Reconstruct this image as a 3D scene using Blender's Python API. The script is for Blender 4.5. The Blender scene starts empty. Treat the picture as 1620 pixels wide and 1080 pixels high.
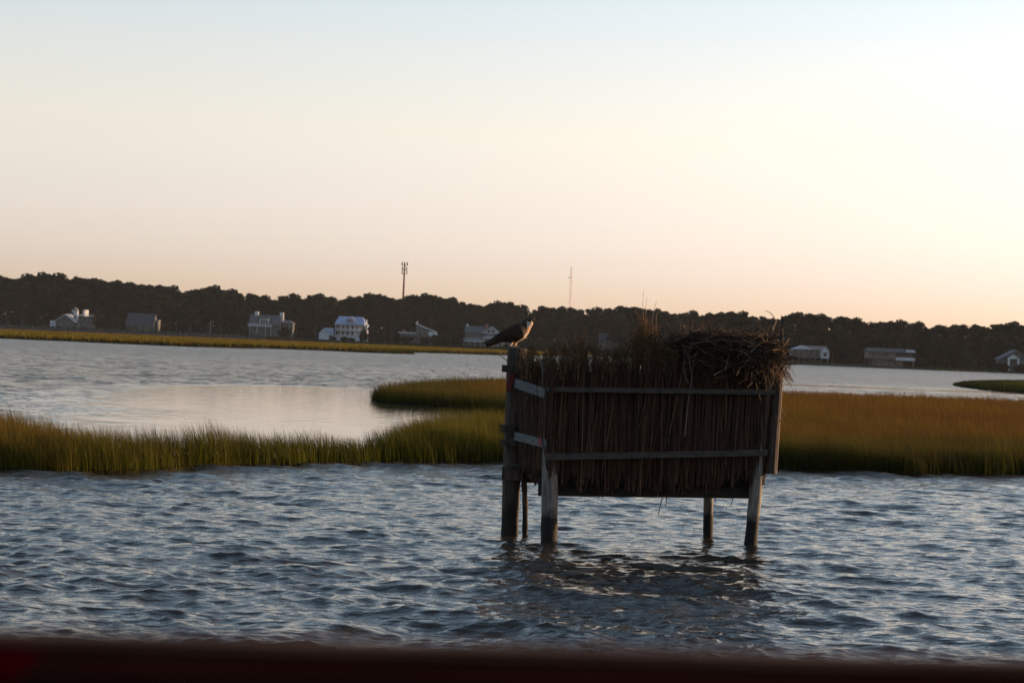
import bpy, bmesh, math, random
import numpy as np
from mathutils import Vector, Matrix

# ------------------------------------------------------------------ camera
F = 3150.0            # focal length in photo pixels (1620 wide)
H = 2.2               # eye height above the water
ROLL = math.radians(2.4)
PITCH = 6.0 / F
Fd = Vector((0, math.cos(PITCH), math.sin(PITCH)))
U0 = Vector((0, -math.sin(PITCH), math.cos(PITCH)))
X0 = Vector((1, 0, 0))
Rt = math.cos(ROLL) * X0 + math.sin(ROLL) * U0
Up = -math.sin(ROLL) * X0 + math.cos(ROLL) * U0
CAM = Vector((0, 0, H))

sc = bpy.context.scene
col = sc.collection
cam_d = bpy.data.cameras.new("camera")
cam = bpy.data.objects.new("camera", cam_d)
col.objects.link(cam)
cam.matrix_world = Matrix(((Rt.x, Up.x, -Fd.x, 0), (Rt.y, Up.y, -Fd.y, 0), (Rt.z, Up.z, -Fd.z, H), (0, 0, 0, 1)))
cam_d.sensor_width = 36
cam_d.lens = 70
cam_d.clip_start = 0.05
cam_d.clip_end = 20000
cam_d.dof.use_dof = True
cam_d.dof.focus_distance = 28
cam_d.dof.aperture_fstop = 4.8
sc.camera = cam

# ------------------------------------------------------------------ sky, sun, exposure
SUN_EL = math.radians(7.5)
SUN_AZ = math.radians(68)     # clockwise from the view direction (+Y)
S = Vector((math.sin(SUN_AZ) * math.cos(SUN_EL), math.cos(SUN_AZ) * math.cos(SUN_EL), math.sin(SUN_EL)))
world = bpy.data.worlds.new("World")
sc.world = world
world.use_nodes = True
wn = world.node_tree
wn.nodes.clear()
sky = wn.nodes.new("ShaderNodeTexSky")
sky.sky_type = 'NISHITA'
sky.sun_disc = False
sky.sun_elevation = SUN_EL
sky.sun_rotation = SUN_AZ
sky.air_density = 1.0
sky.dust_density = 0.7
sky.ozone_density = 1.5
# the dusk haze layer of the sky itself: warm and dense at the horizon, clearing upwards
tc = wn.nodes.new("ShaderNodeTexCoord")
sep = wn.nodes.new("ShaderNodeSeparateXYZ")
wn.links.new(tc.outputs["Generated"], sep.inputs[0])
ramp = wn.nodes.new("ShaderNodeValToRGB")
wn.links.new(sep.outputs["Z"], ramp.inputs[0])
SKY_STOPS = [(0.0, (.80, .74, 1.22)), (0.036, (.87, .79, 1.28)), (0.075, (1.13, .90, 1.10)), (0.105, (1.36, 1.01, 1.02)), (0.14, (1.44, 1.08, 1.05)), (0.175, (1.42, 1.13, 1.09)), (0.25, (1.28, 1.14, 1.12)), (0.45, (1.20, 1.13, 1.08)), (1.0, (1.1, 1.0, 1.0))]
SKY_STRENGTH = 0.12
while len(ramp.color_ramp.elements) < len(SKY_STOPS):
    ramp.color_ramp.elements.new(0.5)
for e, (p, c) in zip(ramp.color_ramp.elements, SKY_STOPS):
    e.position = p
    e.color = (*c, 1)
mul = wn.nodes.new("ShaderNodeMix")
mul.data_type = 'RGBA'
mul.blend_type = 'MULTIPLY'
mul.inputs[0].default_value = 1.0
wn.links.new(sky.outputs[0], mul.inputs[6])
wn.links.new(ramp.outputs[0], mul.inputs[7])
bg = wn.nodes.new("ShaderNodeBackground")
bg.inputs[1].default_value = SKY_STRENGTH
wn.links.new(mul.outputs[2], bg.inputs[0])
wo = wn.nodes.new("ShaderNodeOutputWorld")
wn.links.new(bg.outputs[0], wo.inputs[0])

sun_d = bpy.data.lights.new("sun", 'SUN')
sun_d.energy = 5.0
sun_d.angle = math.radians(0.5)
sun_d.color = (1.0, 0.62, 0.33)
sun = bpy.data.objects.new("sun", sun_d)
sun.rotation_euler = S.to_track_quat('Z', 'Y').to_euler()
sun.location = (30, 10, 30)
col.objects.link(sun)

sc.view_settings.view_transform = 'Standard'
sc.view_settings.look = 'None'
sc.view_settings.gamma = 1
sc.view_settings.exposure = 1.2

R = random.Random(7)
NR = np.random.default_rng(11)

# ------------------------------------------------------------------ projection helpers (pixel of the photo -> place)
def P(px, py, d):
    a = (px - 810) / F
    b = (540 - py) / F
    v = Fd + a * Rt + b * Up
    return CAM + v * (d / v.y)

def horizon(px):
    return 546 + (px - 810) * math.tan(ROLL)

def G(px, d, z=0.0):
    """point at height z and depth d seen in picture column px"""
    a = (px - 810) / F
    dz = z - H
    x = (a * (d * Fd.y + dz * Fd.z) - (d * Rt.y + dz * Rt.z)) / (Rt.x - a * Fd.x)
    return Vector((x, d, z))

# ------------------------------------------------------------------ materials
MATS = {}
def new_mat(name):
    m = bpy.data.materials.new(name)
    m.use_nodes = True
    nt = m.node_tree
    b = nt.nodes["Principled BSDF"]
    MATS[name] = m
    return m, nt, b

def noise_mat(name, c1, c2, scale=5.0, rough=0.8, stretch=(1, 1, 1), bump=0.0, detail=4, coord="Object", bdist=0.02, spec=0.3, low=.35, high=.65):
    m, nt, b = new_mat(name)
    t = nt.nodes.new("ShaderNodeTexCoord")
    mp = nt.nodes.new("ShaderNodeMapping")
    mp.inputs["Scale"].default_value = stretch
    nt.links.new(t.outputs[coord], mp.inputs[0])
    n = nt.nodes.new("ShaderNodeTexNoise")
    n.inputs["Scale"].default_value = scale
    n.inputs["Detail"].default_value = detail
    nt.links.new(mp.outputs[0], n.inputs["Vector"])
    r = nt.nodes.new("ShaderNodeValToRGB")
    r.color_ramp.elements[0].position = low
    r.color_ramp.elements[1].position = high
    r.color_ramp.elements[0].color = (*c1, 1)
    r.color_ramp.elements[1].color = (*c2, 1)
    nt.links.new(n.outputs[0], r.inputs[0])
    nt.links.new(r.outputs[0], b.inputs["Base Color"])
    b.inputs["Roughness"].default_value = rough
    b.inputs["Specular IOR Level"].default_value = spec
    if bump:
        bp = nt.nodes.new("ShaderNodeBump")
        bp.inputs["Strength"].default_value = bump
        bp.inputs["Distance"].default_value = bdist
        nt.links.new(n.outputs[0], bp.inputs["Height"])
        nt.links.new(bp.outputs[0], b.inputs["Normal"])
    return m

def wet_wood(name, c1, c2, wet_z=0.33, band=0.12, wet=(0.006, 0.005, 0.004)):
    """piling wood, stained dark below the tide line (world height)"""
    m = noise_mat(name, c1, c2, 6, 0.85, (6, 6, 0.7), 0.5, 6, bdist=.012)
    nt = m.node_tree
    b = nt.nodes["Principled BSDF"]
    g = nt.nodes.new("ShaderNodeNewGeometry")
    s = nt.nodes.new("ShaderNodeSeparateXYZ")
    nt.links.new(g.outputs["Position"], s.inputs[0])
    n = nt.nodes.new("ShaderNodeTexNoise")
    n.inputs["Scale"].default_value = 9
    nt.links.new(g.outputs["Position"], n.inputs["Vector"])
    ad = nt.nodes.new("ShaderNodeMath"); ad.operation = 'MULTIPLY_ADD'
    nt.links.new(n.outputs[0], ad.inputs[0]); ad.inputs[1].default_value = 0.3
    nt.links.new(s.outputs["Z"], ad.inputs[2])
    mr = nt.nodes.new("ShaderNodeMapRange")
    mr.inputs[1].default_value = wet_z + .15 - band / 2
    mr.inputs[2].default_value = wet_z + .15 + band / 2
    nt.links.new(ad.outputs[0], mr.inputs[0])
    mx = nt.nodes.new("ShaderNodeMix"); mx.data_type = 'RGBA'
    nt.links.new(mr.outputs[0], mx.inputs[0])
    mx.inputs[6].default_value = (*wet, 1)
    src = b.inputs["Base Color"].links[0].from_socket
    nt.links.new(src, mx.inputs[7])
    nt.links.new(mx.outputs[2], b.inputs["Base Color"])
    return m

def attr_mat(name, rough=0.7, trans=0.25, spec=0.2):
    m, nt, b = new_mat(name)
    a = nt.nodes.new("ShaderNodeAttribute"); a.attribute_name = "Col"
    nt.links.new(a.outputs["Color"], b.inputs["Base Color"])
    b.inputs["Roughness"].default_value = rough
    b.inputs["Specular IOR Level"].default_value = spec
    if trans:
        t = nt.nodes.new("ShaderNodeBsdfTranslucent")
        nt.links.new(a.outputs["Color"], t.inputs[0])
        mx = nt.nodes.new("ShaderNodeMixShader"); mx.inputs[0].default_value = trans
        nt.links.new(b.outputs[0], mx.inputs[1]); nt.links.new(t.outputs[0], mx.inputs[2])
        nt.links.new(mx.outputs[0], nt.nodes["Material Output"].inputs[0])
    return m

M_bark = noise_mat("bark", (.025, .018, .012), (.06, .045, .03), 3, 0.9, (1, 1, .3))
M_foliage = attr_mat("foliage", .9, .12, .02)
M_grass = attr_mat("marsh_grass_blades", .8, .35, .03)
M_mud = noise_mat("marsh_mud", (.008, .007, .004), (.016, .013, .008), 1.5, 1.0, bump=.4, spec=0)
M_land = noise_mat("lawn", (.008, .011, .005), (.015, .018, .009), .15, 1.0, spec=0)
M_sand = noise_mat("sand_bank", (.02, .016, .012), (.06, .04, .028), .3, 1.0, spec=0)
M_post = wet_wood("weathered_post", (.06, .055, .05), (.16, .145, .13))
M_darkpost = wet_wood("dark_post", (.014, .010, .009), (.055, .038, .028))
M_rail = noise_mat("grey_rail_wood", (.020, .018, .017), (.040, .036, .033), 4, .85, (.6, 8, 8), .4)
M_pale = noise_mat("pale_board", (.05, .056, .062), (.10, .108, .116), 4, .8, (2, 2, 8), .3)
M_board = noise_mat("dark_board", (.008, .007, .006), (.02, .016, .013), 4, .9, (.6, 4, 8), .4)
M_backing = noise_mat("reed_backing", (.004, .003, .003), (.009, .007, .006), 8, 1)
M_reed = attr_mat("dry_reed", .8, .12)
M_stick = attr_mat("dry_stick", .85, 0)
M_red = noise_mat("red_paint", (.07, .003, .003), (.10, .005, .004), 9, .6)
M_redsoft = noise_mat("faded_red_mark", (.12, .03, .035), (.18, .05, .05), 30, .8)
M_white = noise_mat("white_siding", (.34, .36, .40), (.44, .46, .50), .8, .7)
M_trim = noise_mat("pale_trim", (.34, .36, .39), (.44, .46, .48), 1, .6)
M_greywall = noise_mat("grey_siding", (.065, .068, .072), (.11, .115, .12), .8, .8)
M_darkwall = noise_mat("dark_siding", (.05, .052, .058), (.075, .078, .085), .6, .8)
M_cream = noise_mat("cream_siding", (.11, .10, .082), (.16, .145, .12), .6, .8)
M_brown = noise_mat("brown_siding", (.07, .055, .045), (.11, .09, .07), .6, .8)
M_roofg = noise_mat("grey_shingles", (.06, .06, .068), (.095, .095, .105), 2, .85)
M_roofb = noise_mat("blue_metal_roof", (.20, .25, .38), (.27, .32, .44), .5, .6)
M_roofd = noise_mat("dark_shingles", (.035, .037, .044), (.06, .062, .07), 2, .85)
M_brick = noise_mat("brick", (.14, .07, .05), (.22, .12, .09), 3, .9)
M_glass, _nt, _b = new_mat("window_glass")
_b.inputs["Base Color"].default_value = (.01, .012, .015, 1)
_b.inputs["Roughness"].default_value = .08
_b.inputs["IOR"].default_value = 1.5
M_steel = noise_mat("weathered_steel", (.10, .055, .04), (.16, .09, .07), .5, .7)
M_mast = noise_mat("hazy_mast", (.42, .30, .27), (.5, .36, .32), .2, .7)  # distance haze put into the mast's pale colour
M_bulk = noise_mat("bulkhead_wood", (.035, .04, .043), (.08, .085, .09), .7, .9, (3, 3, 1))

# ------------------------------------------------------------------ mesh helpers
def tag(o, label=None, cat=None, group=None, kind=None):
    if label: o["label"] = label
    if cat: o["category"] = cat
    if group: o["group"] = group
    if kind: o["kind"] = kind
    return o

def empty(name, loc, rz=0.0):
    o = bpy.data.objects.new(name, None)
    o.location = loc
    o.rotation_euler = (0, 0, rz)
    o.empty_display_size = .2
    col.objects.link(o)
    return o

class MB:
    def __init__(s):
        s.v = []; s.f = []; s.c = []; s.mi = []
    def add(s, vs, fs, c=None, mi=0):
        k = len(s.v)
        s.v += [tuple(p) for p in vs]
        s.f += [tuple(i + k for i in f) for f in fs]
        s.c += [c or (1, 1, 1)] * len(vs)
        s.mi += [mi] * len(fs)
    def box(s, x0, x1, y0, y1, z0, z1, c=None, mi=0, rz=0.0):
        vs = [(x, y, z) for z in (z0, z1) for y in (y0, y1) for x in (x0, x1)]
        if rz:
            cx, cy = (x0 + x1) / 2, (y0 + y1) / 2
            ca, sa = math.cos(rz), math.sin(rz)
            vs = [(cx + (x - cx) * ca - (y - cy) * sa, cy + (x - cx) * sa + (y - cy) * ca, z) for x, y, z in vs]
        s.add(vs, [(0, 2, 3, 1), (4, 5, 7, 6), (0, 1, 5, 4), (2, 6, 7, 3), (0, 4, 6, 2), (1, 3, 7, 5)], c, mi)
    def prism(s, poly, axis, a, b, c=None, mi=0):
        """poly of (u, z) extruded along axis 'x' or 'y' between a and b"""
        n = len(poly)
        if axis == 'y':
            vs = [(u, a, z) for u, z in poly] + [(u, b, z) for u, z in poly]
        else:
            vs = [(a, u, z) for u, z in poly] + [(b, u, z) for u, z in poly]
        fs = [tuple(range(n)), tuple(range(2 * n - 1, n - 1, -1))]
        fs += [(i, (i + 1) % n, (i + 1) % n + n, i + n) for i in range(n)]
        s.add(vs, fs, c, mi)
    def tube(s, pts, rads, n=6, c=None, cap=True, mi=0, flat=1.0):
        pts = [Vector(p) for p in pts]
        if not hasattr(rads, '__len__'): rads = [rads] * len(pts)
        vs = []
        prev = None
        for i, p in enumerate(pts):
            t = (pts[min(i + 1, len(pts) - 1)] - pts[max(i - 1, 0)]).normalized()
            ref = prev if prev is not None else (Vector((1, 0, 0)) if abs(t.x) < .9 else Vector((0, 1, 0)))
            a = (ref - t * ref.dot(t)).normalized()
            b = t.cross(a)
            prev = a
            for k in range(n):
                w = 2 * math.pi * k / n
                vs.append(p + a * math.cos(w) * rads[i] + b * math.sin(w) * rads[i] * flat)
        fs = []
        for i in range(len(pts) - 1):
            for k in range(n):
                fs.append((i * n + k, i * n + (k + 1) % n, (i + 1) * n + (k + 1) % n, (i + 1) * n + k))
        if cap:
            fs.append(tuple(reversed(range(n))))
            fs.append(tuple((len(pts) - 1) * n + k for k in range(n)))
        s.add(vs, fs, c, mi)
    def beam(s, p, q, w, h, up=Vector((0, 0, 1)), c=None, mi=0):
        """rectangular bar from p to q, width w sideways, height h"""
        p = Vector(p); q = Vector(q)
        t = (q - p).normalized()
        sd = t.cross(up).normalized()
        u = sd.cross(t)
        vs = [e + sd * a * w / 2 + u * b * h / 2 for e in (p, q) for a, b in ((-1, -1), (1, -1), (1, 1), (-1, 1))]
        s.add(vs, [(3, 2, 1, 0), (4, 5, 6, 7), (0, 1, 5, 4), (1, 2, 6, 5), (2, 3, 7, 6), (3, 0, 4, 7)], c, mi)
    def build(s, name, mat, parent=None, smooth=False, origin=None):
        me = bpy.data.meshes.new(name)
        v = s.v
        if origin is not None:
            v = [(x - origin[0], y - origin[1], z - origin[2]) for x, y, z in v]
        me.from_pydata(v, [], s.f)
        for m in (mat if isinstance(mat, (list, tuple)) else [mat]):
            me.materials.append(m)
        if any(s.mi):
            me.polygons.foreach_set("material_index", s.mi)
        if any(c != (1, 1, 1) for c in s.c):
            at = me.color_attributes.new("Col", 'FLOAT_COLOR', 'POINT')
            arr = np.ones((len(s.v), 4), dtype=np.float32)
            arr[:, :3] = np.array(s.c)
            at.data.foreach_set("color", arr.ravel())
        if smooth:
            me.polygons.foreach_set("use_smooth", [True] * len(me.polygons))
        bm = bmesh.new(); bm.from_mesh(me)
        bmesh.ops.recalc_face_normals(bm, faces=bm.faces)
        bm.to_mesh(me); bm.free()
        me.update()
        o = bpy.data.objects.new(name, me)
        if origin is not None and parent is None:
            o.location = origin
        col.objects.link(o)
        if parent: o.parent = parent
        return o

def np_mesh(name, verts, loops, sizes, mat, cols=None, smooth=False, parent=None, fattr=None):
    """large mesh straight from arrays"""
    me = bpy.data.meshes.new(name)
    me.vertices.add(len(verts))
    me.vertices.foreach_set("co", np.ascontiguousarray(verts, dtype=np.float32).ravel())
    me.loops.add(len(loops))
    me.loops.foreach_set("vertex_index", np.ascontiguousarray(loops, dtype=np.int32))
    me.polygons.add(len(sizes))
    st = np.zeros(len(sizes), dtype=np.int32)
    st[1:] = np.cumsum(sizes)[:-1]
    me.polygons.foreach_set("loop_start", st)
    me.update(calc_edges=True)
    if cols is not None:
        at = me.color_attributes.new("Col", 'FLOAT_COLOR', 'POINT')
        arr = np.ones((len(verts), 4), dtype=np.float32); arr[:, :3] = cols
        at.data.foreach_set("color", arr.ravel())
    if fattr:
        for k, val in fattr.items():
            at = me.attributes.new(k, 'FLOAT', 'POINT')
            at.data.foreach_set("value", np.ascontiguousarray(val, dtype=np.float32))
    me.materials.append(mat)
    if smooth:
        me.polygons.foreach_set("use_smooth", np.ones(len(sizes), dtype=bool))
    o = bpy.data.objects.new(name, me)
    col.objects.link(o)
    if parent: o.parent = parent
    return o

def vnoise(x, y, seed=0):
    """smooth value noise in 0..1 on numpy arrays"""
    xi = np.floor(x).astype(np.int64); yi = np.floor(y).astype(np.int64)
    fx = x - xi; fy = y - yi
    fx = fx * fx * (3 - 2 * fx); fy = fy * fy * (3 - 2 * fy)
    def h(a, b):
        n = (a * 374761393 + b * 668265263 + seed * 974634777) & 0x7fffffff
        n = ((n ^ (n >> 13)) * 1274126177) & 0x7fffffff
        return ((n ^ (n >> 16)) & 0xffff) / 65535.0
    return (h(xi, yi) * (1 - fx) + h(xi + 1, yi) * fx) * (1 - fy) + (h(xi, yi + 1) * (1 - fx) + h(xi + 1, yi + 1) * fx) * fy

def inside(x, y, poly):
    r = np.zeros(len(x), dtype=bool)
    n = len(poly)
    for i in range(n):
        x1, y1 = poly[i]; x2, y2 = poly[(i + 1) % n]
        c = (y1 > y) != (y2 > y)
        with np.errstate(divide='ignore', invalid='ignore'):
            xx = (x2 - x1) * (y - y1) / (y2 - y1 + 1e-12) + x1
        r ^= c & (x < xx)
    return r

def edge_dist(x, y, poly):
    d = np.full(len(x), 1e9)
    n = len(poly)
    for i in range(n):
        x1, y1 = poly[i]; x2, y2 = poly[(i + 1) % n]
        dx, dy = x2 - x1, y2 - y1
        t = np.clip(((x - x1) * dx + (y - y1) * dy) / (dx * dx + dy * dy + 1e-12), 0, 1)
        d = np.minimum(d, np.hypot(x - x1 - t * dx, y - y1 - t * dy))
    return d

# ------------------------------------------------------------------ marsh outlines: (picture column, depth)
NEAR = [(-500, 29.4), (0, 30.1), (90, 29.9), (210, 30.6), (300, 32.2), (380, 33.2), (450, 34), (600, 35.8), (700, 36.5), (800, 37),
        (1000, 38), (1230, 38.9), (1400, 38.7), (1620, 40.3), (2200, 43), (2600, 60), (2500, 112), (2000, 110), (1620, 108), (1400, 105),
        (1240, 103), (1000, 104), (850, 106), (750, 103), (680, 92), (620, 80), (588, 73.5), (584, 72), (620, 70.3), (700, 68.5), (800, 66),
        (900, 64), (1000, 61), (1010, 57), (900, 54), (800, 51), (740, 48), (700, 45), (650, 40.6), (600, 37.7), (560, 36.4), (450, 35.3),
        (380, 34.9), (280, 33.7), (200, 32.9), (100, 34.2), (0, 34.6), (-500, 33.5)]
ISLE = [(1500, 203), (1508, 193), (1560, 176), (1620, 169), (1900, 160), (2100, 200), (1800, 280), (1620, 262), (1580, 250), (1530, 224)]
FAR = [(-900, 300), (0, 300), (100, 297), (200, 293), (300, 291), (400, 305), (440, 322), (500, 330), (560, 326), (640, 330), (664, 338),
       (640, 352), (600, 362), (560, 372), (664, 385), (740, 405), (800, 415), (860, 450), (930, 560), (960, 655), (900, 668),
       (400, 668), (-900, 668)]
def world_poly(pts, z=0.0):
    out = []
    n = len(pts)
    for i in range(n):
        a, b = pts[i], pts[(i + 1) % n]
        k = max(1, int(abs(a[0] - b[0]) / 40))
        for j in range(k):
            t = j / k
            p = G(a[0] + (b[0] - a[0]) * t, a[1] + (b[1] - a[1]) * t, z)
            w = 0.012 * p.y
            q = np.array([p.x * 2.0 / max(1, p.y / 40)]), np.array([p.y * 2.0 / max(1, p.y / 40)])
            out.append((p.x + (float(vnoise(*q, 3)[0]) - .5) * w, p.y + (float(vnoise(*q, 9)[0]) - .5) * w))
    return out
POLY_NEAR, POLY_ISLE, POLY_FAR = world_poly(NEAR), world_poly(ISLE), world_poly(FAR)

# ------------------------------------------------------------------ water
def build_water():
    rs = [1.0]
    while rs[-1] < 12000:
        r = rs[-1]
        if r < 9: d = .25
        elif r < 20: d = .038
        elif r < 300: d = .038 * (r / 20) ** 1.1
        else: d = .748 * (r / 300) ** 2
        rs.append(r + d)
    rs = np.array(rs)
    a = []
    t = math.radians(-180)
    while t < math.pi:
        A = abs(t)
        a.append(t)
        t += .0018 if A < math.radians(17) else (.006 if A < math.radians(35) else .06)
    a = np.array(a)
    nr, na = len(rs), len(a)
    rr, aa = np.meshgrid(rs, a, indexing='ij')
    x = (rr * np.sin(aa)).ravel(); y = (rr * np.cos(aa)).ravel()
    rad = rr.ravel()
    spacing = np.maximum(np.where(rad < 9, .25, np.where(rad < 20, .038, np.where(rad < 300, .038 * (rad / 20) ** 1.1, .748 * (rad / 300) ** 2))), rad * .0018)
    # sheltered, nearly smooth water: behind the near marsh spit, the inlet, and past the right marsh
    px = 810 + F * x / np.maximum(y, .1) * 1.0
    def smooth(v, a0, a1): 
        q = np.clip((v - a0) / (a1 - a0), 0, 1); return q * q * (3 - 2 * q)
    wob = (vnoise(x * .12, y * .05, 5) - .5)
    yy = y * (1 + .18 * wob)
    zoneA = smooth(yy, 30, 34) * (1 - smooth(yy, 78 , 90)) * smooth(x + .05 * (y - 38) * 3, -16, -6) * (1 - smooth(x, 0, 10))
    back = np.interp(px, [-500, 0, 380, 600, 650, 740, 800, 1000], [33.5, 34, 34.6, 37.4, 40, 47, 51, 57])
    zoneA = zoneA * smooth(y - back, -1.2, .3)
    streak = vnoise(x * .06 + y * .01, y * .33, 8)
    zoneA = zoneA * (1 - .30 * smooth(streak, .5, .72) * (yy < 60)) * (.7 + .3 * smooth(x, -14, -7))
    zoneB = np.maximum(smooth(y, 140, 150) * (1 - smooth(yy, 165, 185)), .3 * smooth(yy, 100, 106) * (1 - smooth(yy, 150, 175))) * smooth(x, 8, 18)
    zoneB2 = zoneB * (.35 + .65 * smooth(vnoise(x * .02, y * .12, 4), .35, .6))
    calm = smooth(zoneA + zoneB2, 0, .72)
    z = np.zeros_like(x); ox = np.zeros_like(x); oy = np.zeros_like(x)
    rng = np.random.default_rng(3)
    N = 220
    act = rad < 700
    X, Y, SP = x[act], y[act], spacing[act]
    dz = np.zeros_like(X); dx = np.zeros_like(X); dy = np.zeros_like(X)
    amp_m = (1 - .95 * calm[act])
    gust = .50 + .65 * vnoise(X * .11, Y * .07, 12) + .42 * vnoise(X * .55, Y * .4, 14)
    for i in range(N):
        lam = 0.14 * (2.3 / .14) ** (rng.random() ** 1.25)
        th = math.radians(-102 + rng.normal() * 34)        # travel direction: towards the camera, slightly left
        k = 2 * math.pi / lam
        kx, ky = k * math.cos(th), k * math.sin(th)
        A = .00215 * lam ** .82 * (1 if lam < 1.2 else .75) * (0.6 + .8 * rng.random())
        ph = rng.random() * 6.283
        w = np.clip((lam / SP - 2.0) / 2.0, 0, 1) * A
        if w.max() == 0: continue
        arg = kx * X + ky * Y + ph
        s_, c_ = np.sin(arg), np.cos(arg)
        dz += w * c_
        dx -= 1.05 * w * math.cos(th) * s_
        dy -= 1.05 * w * math.sin(th) * s_
    z[act] = dz * amp_m * gust; ox[act] = dx * amp_m * gust; oy[act] = dy * amp_m * gust
    V = np.stack([x + ox, y + oy, z], 1)
    i = np.arange(nr - 1)[:, None] * na; j = np.arange(na)[None, :]; j2 = (j + 1) % na
    quads = np.stack([i + j, i + j2, i + na + j2, i + na + j], -1).reshape(-1, 4)
    m, nt, b = new_mat("sea_water")
    b.inputs["Base Color"].default_value = (.034, .027, .020, 1)
    b.inputs["Roughness"].default_value = .06
    b.inputs["IOR"].default_value = 1.33
    g = nt.nodes.new("ShaderNodeNewGeometry")
    at = nt.nodes.new("ShaderNodeAttribute"); at.attribute_name = "calm"
    def nz(scale, stretch, det, rot=0):
        mp = nt.nodes.new("ShaderNodeMapping")
        mp.inputs["Scale"].default_value = stretch
        mp.inputs["Rotation"].default_value = (0, 0, rot)
        nt.links.new(g.outputs["Position"], mp.inputs[0])
        n = nt.nodes.new("ShaderNodeTexNoise")
        n.inputs["Scale"].default_value = scale
        n.inputs["Detail"].default_value = det
        nt.links.new(mp.outputs[0], n.inputs["Vector"])
        return n
    rg1 = nt.nodes.new("ShaderNodeAttribute"); rg1.attribute_name = "open_chop"
    rg = nt.nodes.new("ShaderNodeMapRange"); rg.inputs[3].default_value = .05; rg.inputs[4].default_value = .24
    nt.links.new(rg1.outputs["Fac"], rg.inputs[0]); nt.links.new(rg.outputs[0], b.inputs["Roughness"])
    n1 = nz(8.0, (.5, 1.0, 1), 4, .2)       # ripples of a hand's width
    n2 = nz(1.6, (.6, 1.0, 1), 4, -.15)      # metre-long chop (what the far water shows)
    def strength(base, cal):
        mr = nt.nodes.new("ShaderNodeMapRange")
        mr.inputs[3].default_value = base; mr.inputs[4].default_value = cal
        nt.links.new(at.outputs["Fac"], mr.inputs[0])
        return mr
    at2 = nt.nodes.new("ShaderNodeAttribute"); at2.attribute_name = "chop"
    s1 = strength(.85, .03)
    s2 = nt.nodes.new("ShaderNodeMath"); s2.operation = 'MULTIPLY'
    s2b = strength(1.0, .015)
    nt.links.new(s2b.outputs[0], s2.inputs[0]); nt.links.new(at2.outputs["Fac"], s2.inputs[1])
    b1 = nt.nodes.new("ShaderNodeBump"); b1.inputs["Distance"].default_value = .05
    b2 = nt.nodes.new("ShaderNodeBump"); b2.inputs["Distance"].default_value = 1.5
    nt.links.new(n1.outputs[0], b1.inputs["Height"]); nt.links.new(s1.outputs[0], b1.inputs["Strength"])
    nt.links.new(n2.outputs[0], b2.inputs["Height"]); nt.links.new(s2.outputs[0], b2.inputs["Strength"])
    nt.links.new(b1.outputs[0], b2.inputs["Normal"])
    nt.links.new(b2.outputs[0], b.inputs["Normal"])
    chop = np.clip((rad - 30) / 80, 0, 1)
    o = np_mesh("water", V, quads.ravel(), np.full(len(quads), 4), m, smooth=True, fattr={"calm": calm, "chop": chop, "open_chop": np.clip((rad - 60) / 160, 0, 1) ** .6 * (1 - calm)})
    tag(o, kind="structure")
build_water()

# ------------------------------------------------------------------ marsh soil and far land
def slab(name, poly, z, mat):
    bm = bmesh.new()
    top = [bm.verts.new((x, y, z)) for x, y in poly]
    bot = [bm.verts.new((x, y, -.8)) for x, y in poly]
    from mathutils.geometry import tessellate_polygon
    for tri in tessellate_polygon([[Vector((x, y, 0)) for x, y in poly]]):
        bm.faces.new([top[i] for i in tri])
    n = len(poly)
    for i in range(n):
        bm.faces.new((top[i], bot[i], bot[(i + 1) % n], top[(i + 1) % n]))
    bmesh.ops.triangulate(bm, faces=[f for f in bm.faces if len(f.verts) > 4])
    bmesh.ops.recalc_face_normals(bm, faces=bm.faces)
    me = bpy.data.meshes.new(name); bm.to_mesh(me); bm.free()
    me.materials.append(mat)
    o = bpy.data.objects.new(name, me); col.objects.link(o)
    tag(o, kind="structure")
    return o
slab("marsh_ground", POLY_NEAR, .03, M_mud)
slab("island_ground", POLY_ISLE, .08, M_mud)
slab("far_marsh_ground", POLY_FAR, .12, M_mud)

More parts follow.
